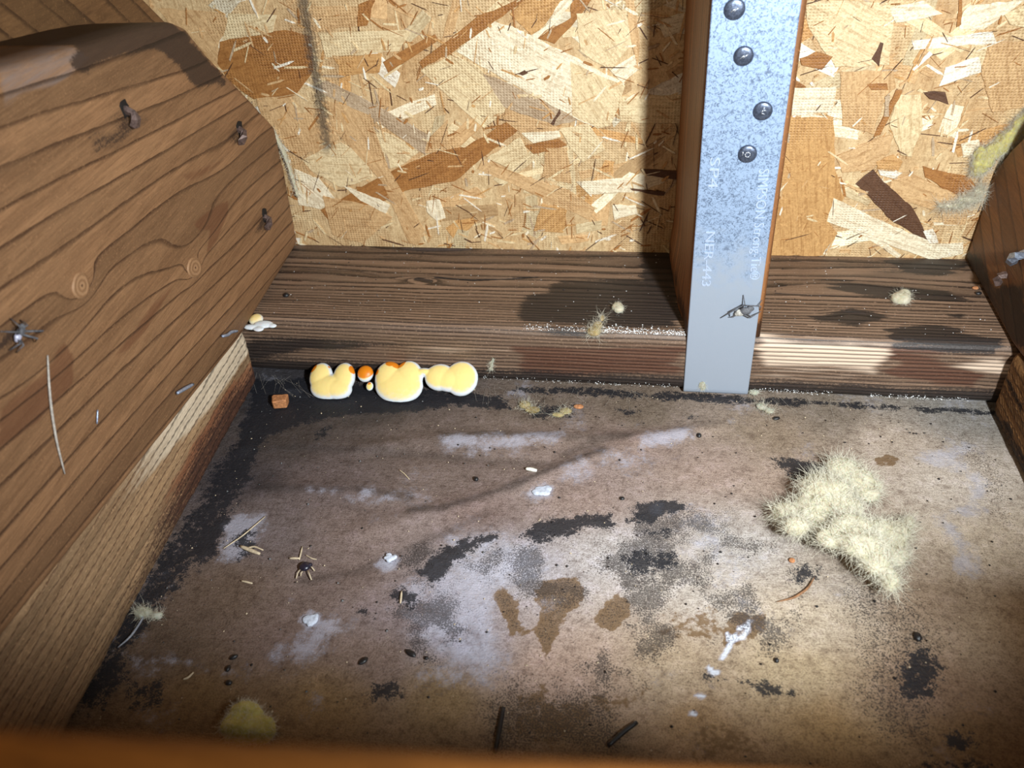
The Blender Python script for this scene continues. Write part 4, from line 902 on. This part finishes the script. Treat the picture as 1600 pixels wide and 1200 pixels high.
tuft('big torn tuft of pale yellow glass wool lying on the stained floor', big, M_WOOL, 11000, 4, 13, 0.085, 11, 1.5, 0.3, flat=1.0, vox=0.9, sm=26)
tuft('small round pale wool pellet on the plank right of the strap', [E_(1408, 466, 15, 9, 3, 42.5), E_(1414, 459, 9, 6, 2.5, 43)], M_WOOL, 420, 2, 6, 0.06, 12, 0.8, 40.3, vox=0.5, group='wool scraps on the plank')
tuft('pea-sized pale wool pellet on the plank left of the strap', [E_(965, 479, 9, 7, 2.6, 42), E_(967, 483, 8, 5, 2.2, 42)], M_WOOL, 260, 1.5, 4.5, 0.05, 13, 0.6, 40.3, vox=0.45, group='wool scraps on the plank')
tuft('dirty tan wool wisp hanging over the plank edge below the small pellet', [E_(928, 517, 11, 8, 2.2, 39.5), E_(934, 508, 8, 6, 1.6, 40.5), E_(941, 497, 4, 5, 1.2, 40.8)], wool_mat('tan_wool', S(200, 180, 130), S(150, 128, 84)), 420, 3, 11, 0.06, 14, 0.6, None, vox=0.45, group='wool scraps on the plank')
tuft('out-of-focus yellow wool clump on the floor at the bottom edge', [E_(385, 1118, 24, 14, 6, 5), E_(375, 1140, 30, 16, 6, 5), E_(405, 1140, 26, 14, 5, 4)], M_WOOLY, 3000, 2, 5, 0.06, 15, 1.4, 0.2, flat=1.0)
yb = lambda x, y, rx, ry, h: (at_osb(x, y, 85.5), (rx * 0.32, h, ry * 0.32))
tuft('yellow insulation batt edge squeezed above the right joist end', [yb(1530 + 5 * i, 258 - 4.6 * i + (6 if i < 3 else 0), 15, 15, 4) for i in range(18)] + [yb(1526, 250, 9, 22, 3)], M_WOOLY, 6000, 3, 9, 0.05, 16, 3.0, ymax=88.3, flat=1.0, sm=14)
tuft('whitish wool wisp combed out of the right joist end across the strand board', [yb(1515, 312, 20, 6, 1.5), yb(1490, 322, 26, 5, 1.2), yb(1530, 300, 9, 10, 2)], M_WOOL, 1500, 5, 16, 0.06, 17, 0.5, flat=0.9, vox=0.5, ymax=88.3)
tuft('thin strip of yellow insulation between the left joist end and strand board', [yb(428 + 36 * i / 14, 208 + 95 * i / 14 - 10 * math.sin(i / 14 * 3.1), 4, 8, 1.6) for i in range(15)], M_WOOL, 900, 2, 6, 0.06, 18, 0.6, vox=0.5, ymax=88.3)
tuft('dusty tan fibre clump on the floor below the plank, left of the strap', [E_(820, 632, 10, 6, 1.6, 1.2), E_(832, 640, 12, 5, 1.5, 1.0), E_(884, 642, 10, 5, 1.6, 1.0), E_(872, 648, 10, 3, 1.2, 1)], wool_mat('dusty_wool', S(184, 168, 122), S(130, 112, 74)), 420, 3, 9, 0.06, 19, 0.5, 0.1, vox=0.5)
tuft('grey-tan dust clump in the black mould beside the left block', [E_(225, 957, 16, 7, 2, 1.2), E_(245, 962, 10, 5, 1.6, 1)], M_WOOLG, 300, 3, 9, 0.06, 20, 0.6, 0.1, vox=0.5)
tuft('dust clump with splinters under the right foot of the strap', [E_(1178, 612, 8, 5, 1.5, 1.6), E_(1190, 635, 9, 6, 1.2, 0.8), E_(1202, 642, 8, 5, 1.2, .8)], M_WOOLG, 320, 3, 9, 0.05, 21, 0.5, 0.1, vox=0.5)
p = at_front(1097, 602, -1.6)
tuft('scrap of dirty fluff stuck to the foot of the metal strap', [(p, (2.2, 0.5, 3)), (p + np.array([0.6, 0, -2]), (1.8, .5, 2))], M_WOOLG, 160, 1.5, 5, 0.05, 22, 0.3, vox=0.4)
p = at_front(768, 570, -0.8)
tuft('grey fluff caught on the plank edge right of the fungi', [(p, (1.3, 0.5, 3)), (p + np.array([1.2, 0, 3.5]), (1, .4, 2)), (p + np.array([-.5, 0, -3]), (1.6, .5, 1.6))], M_WOOLG, 160, 2, 6, 0.05, 23, 0.3, vox=0.4)

# ------------------------------------------------------------------ small loose things on floor and timber
M_SPL = plain('pale_splinter', S(196, 178, 150), 0.7, 0, 0.8, 0.2); M_CHIPB = plain('brown_chip', S(176, 118, 76), 0.7, 0, 0.7, 0.3, 0.5); M_BLK = plain('black_speck', S(24, 22, 24), 0.45, 0, 1.2, 0.4, 0.4, 0.6)
M_TWIG = plain('brown_twig', S(134, 96, 66), 0.7, 0, 0.8, 0.3); M_ROOT = plain('grey_rootlet', S(140, 142, 150), 0.6)
def chip(name, label, cat, c, size, rotz, tilt, mat, group=None, skew=0.2, seed=0):
    r = random.Random(seed); bm = bmesh.new(); bmesh.ops.create_cube(bm, size=1.0)
    bmesh.ops.bevel(bm, geom=list(bm.edges), offset=0.08, segments=1, affect='EDGES')
    R = Matrix.Rotation(rotz, 3, 'Z') @ Matrix.Rotation(tilt, 3, 'Y'); V = []
    for v in bm.verts:
        q = Vector((v.co.x * size[0] * (1 + skew * v.co.y), v.co.y * size[1] * (1 - skew * v.co.x), v.co.z * size[2] * (1 + skew * v.co.x))); V.append(np.array(R @ q) + np.array(c) + np.array([r.uniform(-.03, .03) * size[2]] * 3))
    F = [tuple(v.index for v in f.verts) for f in bm.faces]; bm.free()
    return tag(add(name, V, F, mat, smooth=False), label, cat, group)
p = at_floor(439, 634); chip('wood_chip', 'little reddish cube of wood in the black corner beside the left block', 'wood chip', p + np.array([0, 0.5, 2.9]), (8.5, 6.5, 5.6), 0.25, 0.05, M_CHIPB, seed=1)
def stick(name, label, cat, pts, r, mat, group=None, n=8, z=None, f=at_floor, taper=0.6):
    P_ = []
    for i, q in enumerate(pts): P_.append(f(q[0], q[1], 0.0)[:] if f is at_floor else f(q[0], q[1]))
    P_ = np.array(P_)
    if f is at_floor:
        for i, q in enumerate(pts): P_[i, 2] = (q[2] if len(q) > 2 else 0) + r + 0.15
    elif f is at_left: P_ = P_ + OUTL * (r + 0.6)
    m = len(P_); t = np.linspace(0, 1, m); tt = np.linspace(0, 1, max(6, m * 3)); Q = np.stack([np.interp(tt, t, P_[:, k]) for k in range(3)], 1)
    Q[1:-1] = (Q[:-2] + 2 * Q[1:-1] + Q[2:]) / 4
    rad = r * (1 - (1 - taper) * np.abs(2 * tt - 1) ** 2); v, fc = tube(Q, rad, n); return tag(add(name, v, fc, mat), label, cat, group)
stick('black_stick', 'upright-lying black charred stick at the bottom edge, left of the slanting one', 'stick', [(787, 1108), (781, 1140), (774, 1178)], 1.0, M_BLK, 'black sticks at the bottom', taper=0.8)
stick('black_stick', 'slanting black charred stick near the bottom edge, centre', 'stick', [(995, 1131), (975, 1145), (950, 1168)], 1.0, M_BLK, 'black sticks at the bottom', taper=0.8)
stick('curved_twig', 'thin curved brown twig on the floor left of the big wool tuft', 'twig', [(1272, 905, 1), (1262, 922, .4), (1240, 936), (1213, 942)], 0.55, M_TWIG, taper=0.25)
stick('rootlet', 'thin grey curved rootlet beside the left block', 'rootlet', [(185, 1013), (205, 998, .5), (220, 978, 1), (228, 962, .6)], 0.5, M_ROOT, taper=0.5)
for i, (lab, pts, r) in enumerate([('pale straw splinter over the whitish mould patch, longest of the three there', [(350, 858), (380, 838), (415, 808)], 0.35),
    ('broad torn splinter lying on the whitish mould patch', [(377, 856), (392, 862), (407, 868)], 1.0), ('short pale splinter just above the broad torn one', [(385, 858), (398, 855), (412, 861)], 0.45),
    ('upright pale straw splinter left of the dark beetle', [(473, 855), (468, 876)], 0.4), ('curved pale splinter just above the dark beetle', [(478, 868), (488, 874), (495, 875)], 0.3), ('flat tan splinter left of the upright straw one', [(453, 874), (468, 874)], 0.6),
    ('small pale splinter at the lower left, below the beetle', [(378, 909), (387, 911), (395, 913)], 0.5), ('fine pale straw below the middle fungus', [(624, 735), (632, 741), (640, 750)], 0.3),
    ('pale splinter near the left floor edge, below the white streaks', [(287, 1063), (295, 1060), (303, 1052)], 0.5), ('white chip of paint in the middle of the floor', [(822, 735), (830, 736), (839, 738)], 1.1),
    ('short pale splinter among the black mould spots, centre left', [(628, 925), (626, 944)], 0.5)]):
    stick('splinter', lab, 'splinter', pts, r, M_SPL if i != 9 else plain('paint_chip', S(240, 236, 220)), 'pale splinters on the floor', 6)
def pellet(lab, x, y, rx, ry, f=at_floor, name='dropping', cat='dropping', mat=None, group='dark droppings on the floor', h=None, rot=0.0):
    p = f(x, y); k = mmpx(p); rz = h or min(rx, ry) * k * 0.8
    if f is at_floor: p = p + np.array([0, 0, rz * 0.75])
    R = Matrix.Rotation(rot, 3, 'Z'); V, F, N = lump([(p, (rx * k, ry * k * 1.2, rz), R), (p + np.array([rx * k * .2, 0, rz * .15]), (rx * k * .7, ry * k, rz), R)], 0.3, 2)
    return tag(add(name, V, F, mat or M_BLK), lab, cat, group)
b_ = at_floor(478, 889); bt = thing('beetle', (b_[0], b_[1], 0.2), 'dark beetle with pale legs on the brown floor, lower left', 'beetle')
k = mmpx(b_); V, F, N = lump([(b_ + np.array([0, 0, 1.8]), (9 * k, 7 * k * 1.2, 1.6), Matrix.Rotation(0.5, 3, 'Z')), (b_ + np.array([2.0, 1.2, 1.7]), (4 * k, 4 * k, 1.2))], 0.3, 2); add('shell', V, F, plain('beetle_shell', S(34, 30, 44), 0.3, 0.1, 1, .3, .1, .7), bt)
for (pa, pb) in (((470, 893), (463, 905)), ((482, 894), (487, 907)), ((474, 896), (470, 901)), ((486, 888), (492, 893))):
    a, c = at_floor(*pa) + np.array([0, 0, 1.4]), at_floor(*pb) + np.array([0, 0, 0.4]); v, f = tube([a, (a + c) / 2 + np.array([0, 0, 0.8]), c], 0.3, 6); add('leg', v, f, M_SPL, bt)
for (lab, x, y, rx, ry, rot) in (('dark seed-shaped dropping, lower left below the white spot', 366, 1028, 4, 6, 2.2), ('dark dropping just below the seed-shaped one, lower left', 357, 1046, 4, 5, 0), ('flat dark dropping, lowest of the three at lower left', 358, 1068, 6, 4, 0),
        ('dark curled leaf scrap on the floor, bottom left of centre', 568, 1034, 9, 4, 0.9), ('purplish curled husk on the floor, bottom left of centre', 642, 1022, 11, 4, -0.5), ('black crumb beside the purplish husk', 666, 1029, 4, 3, 0), ('black crumb at the right, between the ochre stain and the black streak', 1213, 1033, 4, 4, 0),
        ('black crumb in the dark patch at the lower right', 1433, 997, 6, 7, 0), ('black crumb on the grey floor right of the strap foot', 1213, 655, 6, 3, 0.3), ('black crumb on the floor below the fungi', 566, 827, 3, 2.5, 0), ('dark crumb in the fold below the plank', 966, 702, 3, 2.5, 0),
        ('blue-black crumb above the large black patch', 972, 780, 4, 3, 0), ('pair-like dark crumb under the strap, right', 1092, 682, 4, 4, 0), ('dark crumb lying left of the paint chip', 744, 750, 4, 4, 0.5), ('brown crumb near the big tuft, lower left of it', 1237, 877, 5, 4, 0)):
    pellet(lab, x, y, rx, ry, rot=rot, mat=M_CHIPB if lab.startswith('brown') else None)
M_MB = plain('white_mould_puff', S(190, 196, 210), 0.9, 0, 0.7, 0.2, 0.6)
for lab, x, y, rx, ry in (('bluish-white mould puff on the floor, lower left', 486, 966, 15, 11), ('grey fuzzy mould puff on the floor fold, centre', 845, 768, 17, 11), ('small white mould puff on the floor, left of centre', 607, 872, 11, 8)):
    p = at_floor(x, y); kk = mmpx(p); g_ = np.random.default_rng(int(x)); V, F, N = lump([(p + np.array([g_.normal(0, .3) * rx * kk, g_.normal(0, .35) * ry * kk, 0.2]), (rx * kk * g_.uniform(.3, .6), ry * kk * g_.uniform(.4, .8), 0.9)) for _ in range(9)], 0.35, 2)
    V = V + N * (0.5 * (vfn(V, 2.0) - 0.5))[:, None]; V[:, 2] = np.maximum(V[:, 2], -0.4)
    tag(add('mould_puff', V, F, M_MB), lab, 'mould')
# staples on the left joist
for lab, pts in (('bright staple lying along the lower edge of the left joist', [(272, 614), (284, 607), (297, 600)]), ('crumpled staple near the plank corner on the left joist', [(343, 525), (352, 523), (357, 518), (366, 517)]), ('thin bright pin on the face of the left joist', [(149, 640), (148, 662)])):
    stick('staple', lab, 'staple', pts, 0.95 if 'pin' not in lab else 0.35, plain('zinc_staple', S(168, 180, 205), 0.35, 0.6), 'staples on the left joist', 6, f=at_left, taper=0.8)
pellet('rusty flake on the floor among the dust clump below the plank', 904, 637, 8, 4, name='rust_flake', cat='flake', mat=M_CHIPB, group=None)
pellet('orange-brown crumb on the plank at its right end', 1524, 450, 5, 3, f=lambda x, y: at_top(x, y, 41), name='crumb', cat='crumb', mat=M_CHIPB, group='crumbs on the plank')
pellet('black crumb beside the orange-brown one at the plank\'s right end', 1529, 458, 5, 3, f=lambda x, y: at_top(x, y, 41), name='crumb', cat='crumb', group='crumbs on the plank')
pellet('black knot bead on the plank near its left end', 447, 461, 5, 4, f=lambda x, y: at_top(x, y, 40.6), name='crumb', cat='crumb', group='crumbs on the plank')

p = at_top(678, 386, 40); stick('bark_strip', 'dark strip of bark along the back of the plank, against the strand board', 'bark', [(622, 384), (660, 386), (700, 386), (736, 386)], 1.2, plain('dark_bark', S(66, 52, 44), 0.8), f=lambda x, y, z=0: at_top(x, y + 4, 41.2), taper=0.3)
# spiders
def spider(label, body, out, up, k, legs, m1, m2, group='spiders'):
    """body: world point on the surface; out: away from it; legs: list of polylines (a,b) in px-sized units in the surface plane (right, up) with height"""
    out = np.array(out, float) / np.linalg.norm(out); rt = np.cross(up, out); rt = rt / np.linalg.norm(rt); u2 = np.cross(out, rt)
    t = thing('spider', body, label, 'spider', group); W_ = lambda a, b, h: body + (rt * a + u2 * b) * k + out * h
    R = Matrix([[rt[i], u2[i], out[i]] for i in range(3)])
    v, f, n = lump([(W_(4, 3, 2.6), (9 * k, 6.5 * k, 5 * k), R), (W_(11, 7, 2.4), (5.5 * k, 4.5 * k, 3.6 * k), R)], 0.25, 2); add('abdomen', v, f, m1, t)
    v, f, n = lump([(W_(-4, -1, 2.3), (7 * k, 6 * k, 4.4 * k), R), (W_(-8, -4, 2.1), (4 * k, 4 * k, 3 * k), R)], 0.25, 2); add('head', v, f, m2, t)
    for L in legs:
        v, f = tube([W_(*q) for q in L], np.linspace(0.42, 0.2, len(L)), 6); add('leg', v, f, m1, t)
M_SP1 = plain('spider_grey', S(92, 92, 96), 0.6, 0, 1.2, 0.4); M_SP2 = plain('spider_pale', S(176, 172, 164), 0.6, 0, 1.2, 0.3)
p = at_front(1160, 484, -1.4)
spider('grey spider with folded legs on the lower part of the metal strap', p, (0, -1, 0), (0, 0, 1), mmpx(p),
       [[(-5, 3, 2), (0, 16, 3.5), (-20, 0, 2.5), (-18, -12, 0.4)], [(-3, 3, 2), (1, 16, 3.2), (-2, 28, 0.4)], [(3, 4, 2), (2, 14, 3), (22, 12, 2), (27, 20, 0.5)], [(6, 4, 2), (14, 14, 3), (26, 12, 2.4), (26, 1, 0.5)],
        [(5, -2, 2), (14, -6, 3), (28, -1, 0.6)], [(0, -4, 2), (12, -10, 2.4), (20, -8, .5)], [(-6, -4, 2), (-14, -10, 2.2), (-20, -14, .4)], [(-8, 2, 2), (-14, 4, 3), (-32, -16, 0.4)]], M_SP1, M_SP2)
p = at_left(20, 522)
spider('dark spider with long thin legs on the left joist, at the left edge', p, OUTL, (0, 0, 1), mmpx(p) * 1.05,
       [[(-4, 2, 2), (-10, 12, 5), (-24, 22, 1)], [(0, 4, 2), (-4, 16, 5), (4, 26, 1)], [(6, 3, 2), (14, 8, 4), (20, 12, 1)], [(8, 0, 2), (28, -12, 6), (40, -26, 1.2)], [(6, -4, 2), (16, -18, 5), (28, -34, 1.2)], [(-2, -4, 2), (-10, -12, 4), (-14, -24, 1)], [(-6, -2, 2), (-14, -6, 4), (-24, -12, 1)]], M_SP1, plain('spider_shine', S(190, 190, 210), 0.25, 0.2))
M_WEB = plain('web_silk', S(180, 172, 162), 0.6)
stick('web_strand', 'long sagging silk strand below the dark spider on the left joist', 'cobweb', [(70, 555), (72, 600), (76, 640), (84, 690), (97, 740)], 0.45, M_WEB, f=at_left, taper=0.6)
# cobweb threads under the plank: too fine to count
g = np.random.default_rng(40); parts = []
for i in range(70):
    x = g.choice([g.uniform(400, 470), g.uniform(740, 860), g.uniform(880, 1000), g.uniform(1165, 1220), g.uniform(1230, 1550)]); y = 588 + (x - 400) * 0.045
    a = at_front(x, y - g.uniform(-2, 6), -0.6); b2 = at_floor(x + g.normal(0, 14), y + g.uniform(10, 34), 0.3); mid = (a + b2) / 2 + np.array([g.normal(0, 2), g.normal(0, 1.5), -g.uniform(0, 1.5)]); mid[2] = max(mid[2], 0.4)
    parts.append(tube([a, (a + mid) / 2, mid, b2], 0.045, 3, False))
v, f = merge(parts); tag(add('cobweb', v, f, M_WEB), 'fine dusty cobweb threads hanging from the plank to the floor', 'cobweb', kind='stuff')
# white, yellow and dark crumbs scattered over plank and floor: dust, nobody could count it
def dust(name, label, n, fn, mat, rmin, rmax, seed):
    g = np.random.default_rng(seed); V, F = [], []
    for i in range(n):
        c = fn(g); r = rmin + (rmax - rmin) * g.random() ** 2.2; o0 = len(V)
        for d in ((1, 0, 0), (0, 1, 0), (-1, 0, 0), (0, -1, 0), (0, 0, 0.8), (0, 0, -0.6)): V.append(np.array(c) + np.array(d) * r * g.uniform(0.6, 1.3))
        for a in range(4): F += [(o0 + a, o0 + (a + 1) % 4, o0 + 4), (o0 + (a + 1) % 4, o0 + a, o0 + 5)]
    tag(add(name, V, F, mat, smooth=False), label, 'dust', kind='stuff')
def on_floor(g): return (g.uniform(-240, 155), -3 - 235 * g.random() ** 1.3, 0.25)
def on_plank(g): return (g.uniform(-245, 158), g.uniform(7, 86), 40.3)
def edge_frost(g): return (g.choice([g.uniform(-60, -2), g.uniform(-75, -2), g.uniform(-110, 150)]), g.uniform(1.0, 9) , 40.2 - 0.0)
M_WHT = plain('white_dust', S(238, 238, 236), 0.7)
dust('pale_dust', 'pale dust specks sprinkled over the floor', 420, on_floor, M_SPL, 0.2, 0.55, 1); dust('dark_dust', 'dark dust specks sprinkled over the floor', 500, on_floor, M_BLK, 0.25, 0.8, 2)
dust('pale_dust', 'white dust specks sprinkled over the plank top', 260, on_plank, M_WHT, 0.15, 0.4, 3); dust('dark_dust', 'dark dust specks sprinkled over the plank top', 120, on_plank, M_BLK, 0.2, 0.6, 4)
def frost(g):
    t = g.random(); x = g.choice([g.uniform(-48, -1), g.uniform(-90, -1)]); yy = abs(g.normal(0, 1)) * 2.2 + 1.4
    z = 40 - max(0, (7.5 - yy)) ** 2 / 30.0; return (x, yy, z + 0.15)
dust('white_mould_crust', 'white mould crust along the plank edge left of the strap', 700, frost, M_WHT, 0.15, 0.5, 5)
def lowfrost(g):
    x = g.choice([g.uniform(38, 80), g.uniform(100, 150), g.uniform(-120, -1)]); return (x, g.uniform(-0.3, 0.5), 6 - g.random() * 2.6)
dust('white_mould_crust', 'white mould beads along the wet lower edge of the plank', 420, lowfrost, M_WHT, 0.12, 0.42, 6)
